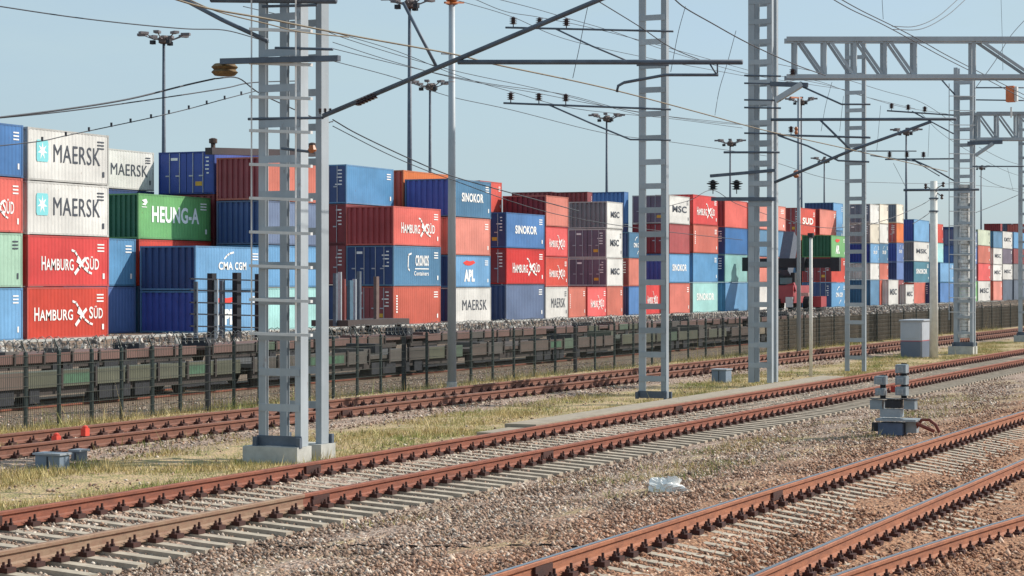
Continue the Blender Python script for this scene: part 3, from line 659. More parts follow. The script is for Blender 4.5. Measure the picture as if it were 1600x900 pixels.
# ------------------------------------------------------------ wheels, wagons behind the fence
def wagon(x0, L, Y, col, label, side=.62, patches=()):
    z0 = gz(Y) + .05; t = empty('flat_wagon', (x0 + L / 2, Y + 1.3, gz(Y)), label, 'rail wagon', 'low flat wagons behind the mesh fence')
    m = paint('wagon_' + col[0], col[1], .7, .8); W = 2.7
    MB().box(x0, x0 + L, Y, Y + W, z0 + .62, z0 + .74).box(x0 + .3, x0 + L - .3, Y + 1.0, Y + 1.7, z0 + .36, z0 + .62).build('deck', m, t)
    n = int(L / 1.4); gap = L / n
    s = MB(); r = MB()
    tones = [m] * 12 + [paint('board_olive', (88, 90, 70), .7, .8), paint('board_brown', (92, 74, 64), .7, .8), paint('board_cream', (140, 126, 104), .7, .8), paint('board_grey', (86, 80, 76), .7, .8), paint('board_green', (76, 98, 78), .7, .8)]
    for i in range(n):
        a = x0 + i * gap + .04; b = a + gap - .08
        if random.random() < .92:
            MB().box(a, b, Y - .02, Y + .03, z0 + .5, z0 + .70 + side * random.choice((.34, .36, .36))).build('side_board', random.choice(tones), t)
        MB().box(a - .06, a + .02, Y - .07, Y - .021, z0 + .45, z0 + .72 + side * .42).build('stake', plain('wagon_iron', (60, 52, 50), .7), t)
        for q in range(random.random() < .25):
            c = a + random.uniform(0, gap * .5); hh = random.uniform(.1, .35); MB().box(c, c + random.uniform(.2, .7), Y + .5, Y + 1.6, z0 + .74, z0 + .74 + hh).build('load_crate', random.choice((m, DARK, tones[-2])), t)
    for q in range(5):
        c = x0 + 2.8 + random.uniform(0, L - 6); MB().box(c, c + random.uniform(.3, .9), Y + .05, Y + .5, z0 + .12, z0 + .5).build('underframe_box', DARK, t)
    for i in patches: a = x0 + i * gap + .1; MB().box(a, a + gap * .8, Y - .032, Y - .024, z0 + .56, z0 + .66 + side * .3).build('paint_patch', plain('faded_green_patch', (70, 104, 80), .7, 0, .3, 6), t)
    ax = MB().box(x0 + .2, x0 + L - .2, Y + .1, Y + .22, z0 + .3, z0 + .5); ax.build('sill', plain('wagon_iron', (60, 52, 50)), t)
    for c in (x0 + 1.7, x0 + L - 1.7):
        b = MB().box(c - 1.15, c + 1.15, Y + .12, Y + .3, z0 + .22, z0 + .5).box(c - 1.15, c + 1.15, Y + 2.3, Y + 2.5, z0 + .22, z0 + .5).build('bogie_frame', DARK, t)
        for q in (-.85, .85):
            for yy in (Y + .35, Y + 2.2):
                MB().lathe((c + q, yy, z0 + .36), [(.36, 0), (.36, .1), (.12, .11)], 16, 'Y').build('wheel', RUBBER, b)
BR = ('brown', (92, 76, 68)); GG = ('olive', (88, 90, 72)); GN = ('greyg', (84, 78, 72)); RD2 = ('reddish', (110, 78, 70))
for i, (x0, c, l, pt) in enumerate(((36.5, GG, 'olive low-sided wagon behind the fence at the far left', (1, 4, 8)), (51.3, GN, 'grey-brown low-sided wagon behind the first mast', (2, 3)),
                            (66.1, BR, 'brown low-sided wagon behind the fence right of the tall round pole', (5,)), (80.9, GG, 'olive wagon behind the fence by the second mast', ()),
                            (95.7, BR, 'brown wagon behind the fence between second and third masts', ()), (110.5, GN, 'grey-brown wagon behind the fence right of the third mast', ()),
                            (125.3, BR, 'brown wagon behind the fence by the fourth mast', ()), (140.1, GG, 'olive wagon behind the fence near the grey cabinet', ()), (154.9, BR, 'last brown wagon behind the fence at the right edge', ()))):
    wagon(x0, 14.2, 31.5, c, l, .55, pt)
for i, (x0, l) in enumerate(((48, 'reddish second-row wagon nearest the left edge behind the green-patched wagon'), (64, 'reddish second-row wagon behind the first mast'), (80, 'reddish second-row wagon right of the tall pole'), (96, 'reddish second-row wagon behind the second mast'), (112, 'reddish second-row wagon left of the third mast'), (128, 'reddish second-row wagon right of the third mast'))):
    wagon(x0, 15, 41, RD2, l, .28)
# rails under the wagons
for Y, l in ((31.5, 'rusty siding track under the first row of wagons'), (41, 'rusty siding track under the second row of wagons')):
    t = empty('siding_track', (40, Y, gz(Y)), l, 'railway track')
    for q in (.4, 2.25): sweep_rail([Vector((30, Y + q, gz(Y) + .06)), Vector((200, Y + q, gz(Y) + .06))]).build('rail', RUST1, t)
# rubble bank in front of the yard
def rubble():
    n = 9000; X = rng.uniform(52, 260, n); Y = rng.uniform(47, 62.5, n); s = rng.uniform(.06, .3, n) * rng.random(n) ** .5
    V0 = np.array([(1, 0, 0), (-1, 0, 0), (0, 1, 0), (0, -1, 0), (0, 0, 1), (0, 0, -1)], float)
    tri = np.array([(0, 2, 4), (2, 1, 4), (1, 3, 4), (3, 0, 4), (2, 0, 5), (1, 2, 5), (3, 1, 5), (0, 3, 5)])
    V = V0[None] * s[:, None, None] * rng.uniform(.5, 1.3, (n, 1, 3)) + rng.normal(0, .2, (n, 6, 3)) * s[:, None, None]
    Z = np.interp(Y, [p[0] for p in PROF], [p[1] for p in PROF]); V += np.stack([X, Y, Z], -1)[:, None]
    m, t, b = nodes('rubble', .9); g = t.nodes.new('ShaderNodeNewGeometry')
    t.links.new(ramp(t, g.outputs['Random Per Island'], [(0, lin((60, 54, 52))), (.4, lin((110, 98, 92))), (.8, lin((160, 150, 142))), (1, lin((206, 200, 192)))]), b.inputs['Base Color'])
    tag(npmesh('rubble', V.reshape(-1, 3), (tri[None] + (np.arange(n) * 6)[:, None, None]).reshape(-1, 3), m), 'grey rubble and scrap strewn between the wagons and the container stacks', 'rubble', kind='stuff')
rubble()
t = bpy.data.objects  # kerb of the yard
k = MB().box(50, 330, 62.6, 63.1, -.5, -.08).build('yard_kerb', CONC); tag(k, 'low concrete kerb along the foot of the container stacks', 'kerb')

# iron rack with stakes at left, and loose stakes right of the mast
YR = 57.5
p0 = atY(300, 520, YR); t = empty('stake_rack', (p0.x, YR, gz(YR)), 'black iron rack with four thick stakes in front of the sky blue lettered container', 'rack')
def vpost(mb, x, yt, Y, wd, dp=.2, zb=None):
    p = atY(x, yt, Y); mb.box(p.x - wd / 2, p.x + wd / 2, Y - dp / 2, Y + dp / 2, gz(Y) if zb is None else zb, p.z); return mb
IRON = plain('black_iron', (28, 30, 40), .6, .2, .3)
for x, yt in ((331, 427), (370, 426), (405, 428)): vpost(MB(), x, yt, YR, .42, .3).build('stake', IRON, t)
vpost(MB(), 347, 438, YR + .5, .26).build('stake', GALVD, t)
for y in (437, 455, 474, 492, 511):
    a, b = atY(297, y - 1.5, YR - .3), atY(418, y + 1.5, YR - .3); MB().bar(a, b, .07, .07).build('cross_bar', IRON, t)
vpost(MB(), 306, 440, YR - .3, .12).build('upright', GALVD, t); vpost(MB(), 338, 436, YR - .3, .1).build('upright', BAR, t)
wl = empty('stake_wagon', (atY(550, 500, YR).x, YR, gz(YR)), 'group of upright stakes on a flat wagon in front of maroon doors', 'rail wagon')
a, b = atY(515, 500, YR), atY(612, 497, YR)
MB().box(a.x, b.x, YR - 1.2, YR + 1.2, gz(YR) + .5, gz(YR) + .85).build('deck', paint('wagon_iron2', (70, 58, 56)), wl)
for x, yt, wd, m in ((524, 427, .22, GALVD), (531, 425, .12, BAR), (547, 438, .4, plain('blue_grey_steel', (66, 96, 116))), (554, 436, .14, BAR), (561, 424, .22, GALVD), (537, 436, .14, paint('stake_red', (128, 44, 40))), (588, 432, .34, plain('brown_grey', (104, 84, 80)))):
    vpost(MB(), x, yt, YR - .4, wd, .2, gz(YR) + .5).build('stake', m, wl)
for c in (a.x + 1, b.x - 1):
    MB().lathe((c, YR - 1, gz(YR) + .35), [(.35, 0), (.35, .1)], 14, 'Y').lathe((c, YR + 1, gz(YR) + .35), [(.35, 0), (.35, .1)], 14, 'Y').build('wheel', RUBBER, wl)

# ------------------------------------------------------------ mesh fence
def fence():
    YF = 23.35; zt = CAMZ - 228 * 0; base = gz(YF); H = 1.36; X0, X1 = 26.5, 138.0
    t = empty('mesh_fence', (X0, YF, base), 'dark green wire mesh fence topped with razor coils, running the whole length', 'fence')
    xs = [atY(x, 600, YF).x for x in (40, 92, 143, 190, 238, 282, 325)]
    step = xs[1] - xs[0]; xs = [xs[0] - step] + xs
    while xs[-1] < 110: xs.append(xs[-1] + max(.92, min(2.6, (xs[-1] - 20) * .028 + .55)))
    while xs[-1] < X1: xs.append(xs[-1] + 2.8)
    for i, x in enumerate(xs[:100]):
        big = (i % 8 == 7)
        w = .05 if big else .032
        mb = MB().box(x - w, x + w, YF - w * .8, YF + w * .8, base - .05, base + H + .05)
        mb.bar((x, YF, base + H + .05), (x, YF + .10, base + H + .26), .022, .022); mb.build('post', DARK if big else GREENM, t)
    h = MB()
    for i in range(8):
        z = base + .06 + i * (H - .08) / 7; h.box(X0, X1, YF - .055, YF - .047, z - .005, z + .005)
    h.build('horizontal_wire', MESHM, t)
    v = np.arange(X0, X1, .06); n = len(v); r = .0027
    V = np.zeros((n, 8, 3)); 
    for k, (dx, dy, dz) in enumerate(((-r, -r, 0), (r, -r, 0), (r, r, 0), (-r, r, 0), (-r, -r, 1), (r, -r, 1), (r, r, 1), (-r, r, 1))):
        V[:, k, 0] = v + dx; V[:, k, 1] = YF - .045 + dy; V[:, k, 2] = base + .02 + dz * (H - .02)
    q = np.array([(0, 1, 5, 4), (1, 2, 6, 5), (2, 3, 7, 6), (3, 0, 4, 7)])
    o = npmesh('vertical_wire', V.reshape(-1, 3), (q[None] + (np.arange(n) * 8)[:, None, None]).reshape(-1, 4), MESHM)
    o.parent = t; o.location = -t.location; tag(o, kind='stuff')
    # razor coil
    pts = []; x = X0; a = 0
    while x < X1:
        rr = .125 + .03 * math.sin(x * 3.1); pts.append((x, YF + .03 + rr * .5 * math.cos(a), base + H + .17 + rr * math.sin(a))); a += .7; x += .026
    c = MB().tube(pts, .009, 3); c.build('razor_coil', RAZOR, t)
    for zz, yy in ((.12, .04), (.22, .09)): MB().box(X0, X1, YF + yy, YF + yy + .006, base + H + zz, base + H + zz + .006).build('barbed_strand', RAZOR, t)
fence()
# wind-blown brown debris screen on far part of fence, where it reads opaque
a = atY(1200, 520, 23.6).x
scr = MB(); nseg = 56
for i in range(nseg):
    xa = a + i * 1.6; scr.quad((xa, 23.45 + .02 * math.sin(i), .04), (xa + 1.6, 23.45 + .02 * math.sin(i + 1), .04), (xa + 1.6, 23.45 + .02 * math.sin(i + 1), 1.28), (xa, 23.45 + .02 * math.sin(i), 1.28))
for f in list(scr.f): pass
so = scr.build('screen_cloth', plain('olive_brown_screen', (82, 72, 60), .9, 0, .35, 2)); sm = so.modifiers.new('s', 'SOLIDIFY'); sm.thickness = .01
tag(so, 'olive-brown screening cloth tied along the far right stretch of fence', 'screen')

# ------------------------------------------------------------ masts
def mast(label, xl, xr, yb, hz, ytop, depth, pitch, y0, legw=.15, legd=.14, batt=.13, foot=None, concrete=None, ladder=False, rear=True, grp='grey lattice masts along the track'):
    t_ = hz / (yb - HOR); c = P((xl + xr) / 2, yb, t_); top = CAMZ - (ytop - HOR) * t_; zb = CAMZ - hz
    X = c.x; Ya = atX(xl, 0, X).y; Yb = atX(xr, 0, X).y     # Ya far (left), Yb near (right)
    gb = gz((Ya + Yb) / 2)
    t = empty('lattice_mast', (X, (Ya + Yb) / 2, gb), label, 'mast', grp)
    zl = zb + (.0 if not concrete else 0)
    for k, (yy, s) in enumerate(((Ya, -1), (Yb, 1))):
        lw = legw if s < 0 else legw * .8; ld_ = legd * .35 if s < 0 else legd
        y0_, y1_ = (yy - lw, yy) if s < 0 else (yy, yy + lw)
        for j, xx in enumerate((X, X + depth) if rear else (X,)):
            m = MB(); th = .012      # channel: web + two flanges
            m.box(xx, xx + th, y0_, y1_, zl, top); ye = y0_ if s > 0 else y1_
            m.box(xx + th, xx + ld_, (y0_ if s > 0 else y1_ - th), (y0_ + th if s > 0 else y1_), zl, top)
            m.box(xx + ld_ - th, xx + ld_ - .0005, y0_ + (th if s > 0 else 0), y1_ - (0 if s > 0 else th), zl, top)
            m.build('leg', GALV, t)
    y = y0; 
    while y < yb - 14:
        if y > ytop:
            z = CAMZ - (y - HOR) * t_; MB().box(X - .014, X - .002, Yb + .02, Ya - .02, z - batt / 2, z + batt / 2).build('batten', GALV, t)
            if rear: MB().box(X + depth + legd + .002, X + depth + legd + .012, Yb + .02, Ya - .02, z - batt / 2, z + batt / 2).build('batten', GALV, t)
            if False:
                zz = z - .1; sb = MB().box(X + .15, X + depth - .01, Yb - .012, Yb - .002, zz - batt / 2, zz + batt / 2).box(X + .15, X + depth - .01, Ya + .002, Ya + .012, zz - batt / 2, zz + batt / 2); sb.build('side_batten', GALV, t)
        y += pitch
    if foot:
        f = MB().box(X - .02, X - .004, Yb - .02, Ya + .02, zl, zl + .16)
        for yy in (Yb - .04, Ya - .02):
            for dx in (-.1, depth + legd + .03): f.box(X + dx, X + dx + .07, yy, yy + .07, zl - .02, zl + .14)
        f.build('foot_plate', GALVD, t)
    if concrete:
        h, ex = concrete; c = MB()
        c.box(X - ex, X + legd + ex * .3, Yb - .03, Ya + .19, gb - .25, zl - .003)
        if rear: c.box(X + depth - .1, X + depth + legd + ex * .8, Yb - .05, Ya + .12, gb - .25, zl - .005)
        c.build('foundation', CONC, t)
    return t, X, Ya, Yb, zl, top, t_
GRP = 'grey lattice masts along the track'
# mast 1
M1, X1m, Y1a, Y1b, Z1, T1, tt1 = mast('thick lattice mast with ladder nearest the camera, left of centre', 404, 470, 697, 2.52, -230, .64, 55.5, -29, .13, .23, .115, True, (.3, .16))
ld = MB()
pl_, pr_ = atX(393, 0, X1m - .12), atX(462, 0, X1m - .12)
zt, zb_ = CAMZ + (HOR + 230) * tt1, CAMZ - (532 - HOR) * tt1
MB().tube([(X1m - .12, pl_.y, zb_), (X1m - .12, pl_.y, zt)], .014, 6).build('ladder_rail', WHITEP, M1)
MB().tube([(X1m - .12, pr_.y, zb_), (X1m - .12, pr_.y, zt)], .014, 6).build('ladder_rail', WHITEP, M1)
y = -58
while y < 540:
    a, b = atX(391, y - 2, X1m - .16), atX(487, y + 1, X1m - .16); MB().bar(a, b, .07, .045).build('ladder_rung', WHITEP, M1); y += 52.8
M2, X2m, Y2a, Y2b, Z2, T2, tt2 = mast('second lattice mast, in the middle, by the concrete walkway slab', 998, 1041, 622, 2.62, -230, .02, 37.6, -10, .16, .17, .13, True, None, rear=False)
M3, X3m, Y3a, Y3b, Z3, T3, tt3 = mast('third lattice mast with a diagonal bracket, left end of the big truss', 1169, 1206, 598, 2.65, -160, .42, 31.6, 2, .17, .16, .13, False, None)
M4, X4m, Y4a, Y4b, Z4, T4, tt4 = mast('slim fourth lattice mast standing behind the big truss', 1320, 1352, 580, 2.68, 65, .02, 27.6, 62, .14, .13, .12, False, None, rear=False)
M5, X5m, Y5a, Y5b, Z5, T5, tt5 = mast('fifth lattice mast holding a stack of round tension weights', 1490, 1520, 541, 2.45, 105, .4, 24.5, 128, .15, .13, .1, True, (.4, .12))
M6, X6m, Y6a, Y6b, Z6, T6, tt6 = mast('last lattice mast cut by the right edge', 1591, 1622, 524, 2.45, 176, .3, 22, 180, .14, .13, .1, True, (.3, .1))
M7, X7m, Y7a, Y7b, Z7, T7, tt7 = None, 0, 0, 0, 0, 0, 0

def arm(parent, X, pts, r, name='cantilever_tube', mat=GALVD, n=8):
    return MB().tube([atX(x, y, X) for x, y in pts], r, n).build(name, mat, parent, True)
def insul(parent, X, x, y, hpx=16, name='insulator', mat=INSUL):
    """ribbed post insulator standing on an arm at pixel x,y(base)"""
    p = atX(x, y, X); h = (atX(x, y - hpx, X) - p).length; prof = [(.012, 0), (.012, h * .3)]
    for i in range(4): z = h * (.3 + .17 * i); prof += [(h * .18, z), (h * .38, z + h * .05), (h * .18, z + h * .10)]
    prof.append((h * .08, h)); return MB().lathe(p, prof, 10).build(name, mat, parent, True)
# mast 1 fittings
arm(M1, X1m, [(505, 181), (935, 0), (1060, -52)], .038, 'strut_tube')
arm(M1, X1m, [(716, 97), (1160, 97)], .036)
arm(M1, X1m, [(630, 4), (683, 106)], .026, 'stay_tube')
arm(M1, X1m, [(285, -2), (345, 30), (418, 64)], .034, 'strut_tube')
arm(M1, X1m, [(964, 144), (966, 134), (975, 129), (1040, 117), (1122, 117)], .022, 'registration_arm')
arm(M1, X1m, [(1108, 98), (1120, 117)], .012, 'link'); arm(M1, X1m, [(1121, 98), (1121, 117)], .012, 'link')
MB().bar(atX(346, 96, X1m - .2), atX(530, 91, X1m - .2), .1, .085).build('cross_arm', GALVD, M1)
arm(M1, X1m, [(330, -1), (525, 1)], .05, 'cross_arm')
for pts in ([(410, 10), (495, 8)], [(388, 186), (505, 184)], [(430, 75), (520, 77)], [(440, 232), (492, 238)]): arm(M1, X1m, pts, .022, 'small_arm')
p = atX(351, 109, X1m); pr = [(.05, -.1), (.16, -.09), (.21, -.04), (.17, 0), (.21, .04), (.16, .09), (.05, .1)]
wh = MB().lathe(p, pr, 20); wh.build('tension_wheel', rust('wheel', (126, 104, 66), (98, 74, 52)), M1)
for i in range(6):
    q = atX(560 + i * 5, 160 - i * 2.2, X1m); MB().lathe(q, [(.02, -.05), (.06, -.04), (.02, 0), (.06, .02), (.02, .05)], 8).build('insulator', INSUL, M1)
for i in range(3): insul(M1, X1m, 500 + i * 8, 178, 9)
MB().lathe(atX(488, 234, X1m), [(.04, -.05), (.07, 0), (.04, .07)], 8).build('end_cap', ORANGEI, M1)
# mast 2 fittings (feeder cross arms)
for (l, r, dg, ins) in (([(790, 43)], [(1052, 49)], [(868, 45), (925, 72), (985, 97)], (802, 843, 885)), ([(787, 161)], [(1048, 171)], [(858, 164), (922, 192), (985, 218), (1048, 219)], (798, 842, 884))):
    a = arm(M2, X2m, l + r, .024, 'feeder_arm'); arm(M2, X2m, dg, .02, 'arm_stay')
    for i, x in enumerate(ins): insul(M2, X2m, x, l[0][1] + i * 1.2, 17)
arm(M2, X2m, [(995, 102), (1045, 102)], .02, 'small_arm')
# mast 3 fittings
MB().bar(atX(1204, 131, X3m), atX(1262, 133, X3m), .12, .12).build('bracket_beam', GALVD, M3)
MB().bar(atX(1212, 157, X3m), atX(1254, 131, X3m), .16, .14).build('bracket_strut', GALV, M3)
arm(M3, X3m, [(1205, 187), (1494, 186)], .04)
arm(M3, X3m, [(1210, 285), (1330, 235), (1455, 190)], .04, 'strut_tube'); arm(M3, X3m, [(1281, 187), (1331, 236)], .028, 'stay_tube')
arm(M3, X3m, [(1215, 211), (1360, 215)], .028, 'feeder_arm'); arm(M3, X3m, [(1217, 212), (1262, 228), (1310, 251), (1358, 253)], .024, 'arm_stay')
arm(M3, X3m, [(1255, 136), (1315, 163), (1360, 163)], .024, 'arm_stay')
arm(M3, X3m, [(1131, 238), (1218, 238)], .03, 'feeder_arm'); MB().bar(atX(1112, 311, X3m), atX(1213, 311, X3m), .1, .1).build('cross_arm', GALVD, M3); MB().bar(atX(1110, 275, X3m), atX(1212, 266, X3m), .09, .08).build('cross_arm', GALVD, M3)
for x in (1114, 1151):
    insul(M3, X3m, x, 303, 22, mat=DARK); p = atX(x, 288, X3m); MB().lathe(p, [(.02, 0), (.17, .01), (.17, .03), (.02, .05)], 12).build('insulator_disc', DARK, M3)
for x, y in ((1238, 121), (1236, 211)): insul(M3, X3m, x, y, 14)
for y in (118, 130, 156, 168, 208): arm(M3, X3m, [(1163, y), (1220, y + 1)], .024, 'small_arm')
# mast 5 fittings
for pts in ([(1386, 173), (1490, 180)], [(1383, 249), (1490, 248)]): arm(M5, X5m, pts, .03, 'feeder_arm')
for x, y in ((1393, 173), (1419, 175), (1445, 178), (1390, 249), (1417, 249), (1443, 249)): insul(M5, X5m, x, y, 12)
arm(M5, X5m, [(1425, 174), (1490, 209)], .026, 'arm_stay'); arm(M5, X5m, [(1425, 249), (1455, 262), (1490, 282)], .03, 'arm_stay')
arm(M5, X5m, [(1335, 236), (1432, 236)], .024, 'small_arm'); arm(M5, X5m, [(1360, 243), (1430, 252), (1468, 275)], .02, 'small_arm')
arm(M5, X5m, [(1412, 297), (1530, 296)], .05, 'cross_arm'); arm(M5, X5m, [(1468, 121), (1492, 148)], .03, 'arm_stay')
MB().bar(atX(1512, 224, X5m), atX(1566, 222, X5m), .14, .14).build('bracket_beam', GALVD, M5); MB().bar(atX(1524, 243, X5m), atX(1552, 224, X5m), .16, .12).build('bracket_strut', GALV, M5)
for pts in ([(1520, 260), (1600, 260)], [(1525, 156), (1600, 157)], [(1525, 137), (1600, 137)]): arm(M5, X5m, pts, .026, 'small_arm')
wt = MB(); q = atX(1508, 330, X5m + .25); cz = CAMZ - (528 - HOR) * tt5
k = 0; z = cz
while z < CAMZ - (290 - HOR) * tt5:
    r = .15 if k % 5 else .2; r *= 1.3; wt.lathe((X5m + .25, q.y, z), [(r * .9, 0), (r, .01), (r, .13), (r * .9, .14)], 14); z += .145; k += 1
wt.build('tension_weights', plain('weight_iron', (214, 214, 212), .5, .3, .35, 3), M5)
lr = MB()
for x in (1483,):
    p = atX(x, 0, X5m - .1); lr.tube([(X5m - .1, p.y, CAMZ - (500 - HOR) * tt5), (X5m - .1, p.y, CAMZ - (130 - HOR) * tt5)], .016, 6)
lr.build('ladder_rail', GALV, M5)
y = 150
while y < 505: MB().bar(atX(1483, y, X5m - .12), atX(1524, y + .5, X5m - .12), .04, .03).build('ladder_rung', WHITEP, M5); y += 22.5

# truss portals
def truss(label, xl, xr, yt, yb, t0, t1, verts, diags, r=.05):
    def Q(x, y):
        k = (x - xl) / (xr - xl); return P(x, y, t0 + (t1 - t0) * k)
    t = empty('portal_truss', Q(xl, yb), label, 'portal beam', 'steel portal trusses over the tracks'); up = Vector((ST, CT, 0))
    F_ = Vector((CT, ST, 0)) * .45
    MB().bar(Q(xl, yt), Q(xr, yt), .13, .12).build('top_chord', GALV, t); MB().bar(Q(xl, yt) + F_, Q(xr, yt) + F_, .13, .12).build('top_chord', GALV, t)
    MB().bar(Q(xl, yb), Q(xr, yb), .12, .11).build('bottom_chord', GALV, t); MB().bar(Q(xl, yb) + F_, Q(xr, yb) + F_, .12, .11).build('bottom_chord', GALV, t)
    for x in verts:
        MB().bar(Q(x, yt + 2), Q(x, yb - 2), .09, .07).build('upright', GALV, t); MB().bar(Q(x, yt + 2) + F_, Q(x, yb - 2) + F_, .09, .07).build('upright', GALV, t)
    for a, b in diags:
        MB().bar(Q(a, yt + 2), Q(b, yb - 2), .07, .07).build('diagonal', GALV, t); MB().bar(Q(a, yt + 2) + F_, Q(b, yb - 2) + F_, .07, .07).build('diagonal', GALV, t)
    return t, Q
tg = (X3m) / dirxy(1230)[0] * 1.0
truss('big steel truss carried by the third mast, running out of the frame at right', 1229, 1760, 61, 119.5, tg, tg * .985,
      [1243, 1289, 1336, 1383, 1430, 1522, 1615], [(1250, 1288), (1297, 1334), (1342, 1380), (1390, 1428), (1532, 1612), (1624, 1700)])
tg2 = X5m / dirxy(1525)[0]
truss('smaller lower truss between the fifth mast and the right edge', 1526, 1690, 177, 217, tg2, tg2 * .985, [1530, 1559, 1590, 1640], [(1531, 1557), (1562, 1588), (1594, 1636)])
p = P(1580, 147, tg2 * .99)
ob = empty('signal_box', p, 'small orange equipment box hung high by the last mast', 'equipment box')
MB().box(p.x - .2, p.x + .2, p.y - .13, p.y + .17, p.z - .3, p.z + .3).build('box_body', plain('box_orange', (196, 110, 70)), ob)
MB().box(p.x - .15, p.x + .15, p.y - .24, p.y - .14, p.z - .28, p.z + .27).box(p.x - .03, p.x + .03, p.y - .03, p.y + .03, p.z - .9, p.z - .5).build('box_cover', WHITEP, ob)

# ------------------------------------------------------------ poles
def pole(name, label, x, yb, Y, yt, r0, r1, mat, cat='pole', grp=None, n=14):
    base = atY(x, yb, Y); top = atY(x, yt, Y); g = gz(Y)
    t = empty(name, (base.x, Y, g), label, cat, grp); MB().tube([(base.x, Y, g), (base.x, Y, top.z)], r0, n, r1).build('shaft', mat, t, True)
    return t, Vector((base.x, Y, g)), top
pt, pb_, ptop = pole('round_pole', 'tall round steel pole standing in front of the fence left of the blue lettered container', 706, 600, 22.75, -60, .115, .075, GALV)
MB().lathe(pb_, [(.17, 0), (.17, .06), (.13, .08), (.13, .2)], 12).build('base_collar', CONC, pt)
for y, r in ((0, .16), (84, .07), (122, .09)):
    q = atY(706, y, 22.75); MB().lathe((q.x, q.y, q.z - .05), [(r * .5, -.08), (r, -.05), (r * .6, 0), (r, .04), (r * .5, .08)], 12).build('insulator', ORANGEI, pt)
MB().bar(atY(690, 84, 22.75), atY(716, 86, 22.75), .03).build('small_arm', GALVD, pt); MB().bar(atY(695, 4, 22.75), atY(724, 4, 22.75), .05).build('small_arm', ORANGEI, pt)
pt, pb_, ptop = pole('round_pole', 'slim round steel pole with brown insulators right of the third mast', 1248, 541, 22.75, 152, .09, .06, GALV)
for y, r in ((272, .12), (204, .08)):
    q = atY(1244, y, 22.75); MB().lathe((q.x, q.y, q.z), [(r * .5, -.15), (r, -.08), (r * .6, 0), (r, .08), (r * .5, .15)], 12).build('insulator', ORANGEI, pt)
MB().bar(atY(1235, 152, 22.75), atY(1252, 153, 22.75), .06).build('small_arm', ORANGEI, pt)
pt, pb_, ptop = pole('marker_post', 'short pale post with small dark cap between third and fourth masts', 1267, 585, 16.9, 371, .05, .05, CONCP)
q = atY(1267, 371, 16.9); MB().box(q.x - .08, q.x + .08, q.y - .08, q.y + .08, q.z, q.z + .13).build('cap', DARK, pt)
pt, pb_, ptop = pole('concrete_pole', 'thick round whitish concrete pole beside the grey cabinet', 1459, 560, 16.9, 283, .165, .13, CONCP)
for y in (297, 310, 330):
    q = atY(1459, y, 16.9); MB().lathe(q, [(.14, -.03), (.18, -.02), (.18, .02), (.14, .03)], 12).build('clamp', GALVD, pt)
q = atY(1459, 297, 16.9)
for dx, dz in ((-.35, .2), (.3, .15), (-.3, -.25)): MB().lathe((q.x, q.y + dx, q.z + dz), [(.02, -.1), (.07, -.05), (.03, 0), (.07, .05), (.02, .1)], 8).bar((q.x, q.y, q.z), (q.x, q.y + dx, q.z + dz), .03).build('insulator', INSUL, pt)

def floodlight(label, x, yt, Y, head=1.0):
    base = atY(x, 480, Y); top = atY(x, yt, Y); g = -.2
    t = empty('floodlight_mast', (base.x, Y, g), label, 'light mast', 'floodlight masts over the container yard')
    MB().tube([(base.x, Y, g), (base.x, Y, top.z - .3)], .28, 10, .13).build('shaft', GALVD, t, True)
    c = Vector((base.x, Y, top.z))
    MB().lathe((c.x, c.y, c.z - .5), [(.3, 0), (.5, .1), (.5, .55), (.3, .75)], 10).build('head_ring', plain('lamp_housing', (92, 78, 74)), t)
    for i in range(8):
        a = i * math.pi / 4 + .3; d = Vector((math.cos(a), math.sin(a), 0)); e = c + d * 2.0 * head + Vector((0, 0, .35))
        l = MB().bar(c, c + d * .9 * head - Vector((0, 0, .1)), .1).bar(c + d * .9 * head - Vector((0, 0, .1)), e, .08)
        l.bar(e - d * .35, e + d * .45, .5, .22); l.build('lamp', plain('lamp_grey', (110, 104, 108)), t)
    for i in range(3):
        a = i * 2.1; d = Vector((math.cos(a), math.sin(a), 0)) * 1.0 * head; MB().box(c.x + d.x - .2, c.x + d.x + .2, c.y + d.y - .2, c.y + d.y + .2, c.z - .55, c.z - .2).bar(c, c + d, .07).build('lamp', DARK, t)
for l, x, yt, Y in (('floodlight mast at left above the white and navy containers', 256, 60, 106), ('tall floodlight mast with its head at the top edge', 640, 4, 78), ('small distant floodlight mast left of the tall round pole', 672, 134, 103),
                    ('floodlight mast left of the second lattice mast', 948, 184, 101), ('floodlight mast left of the third lattice mast', 1141, 223, 100), ('faint floodlight mast left of the fourth lattice mast', 1288, 250, 101),
                    ('floodlight mast rising left of the concrete pole', 1416, 206, 74), ('distant floodlight mast behind the fifth lattice mast', 1533, 262, 100), ('floodlight mast crown beside the big truss bracket', 1252, 158, 88)):
    floodlight(l, x, yt, Y)

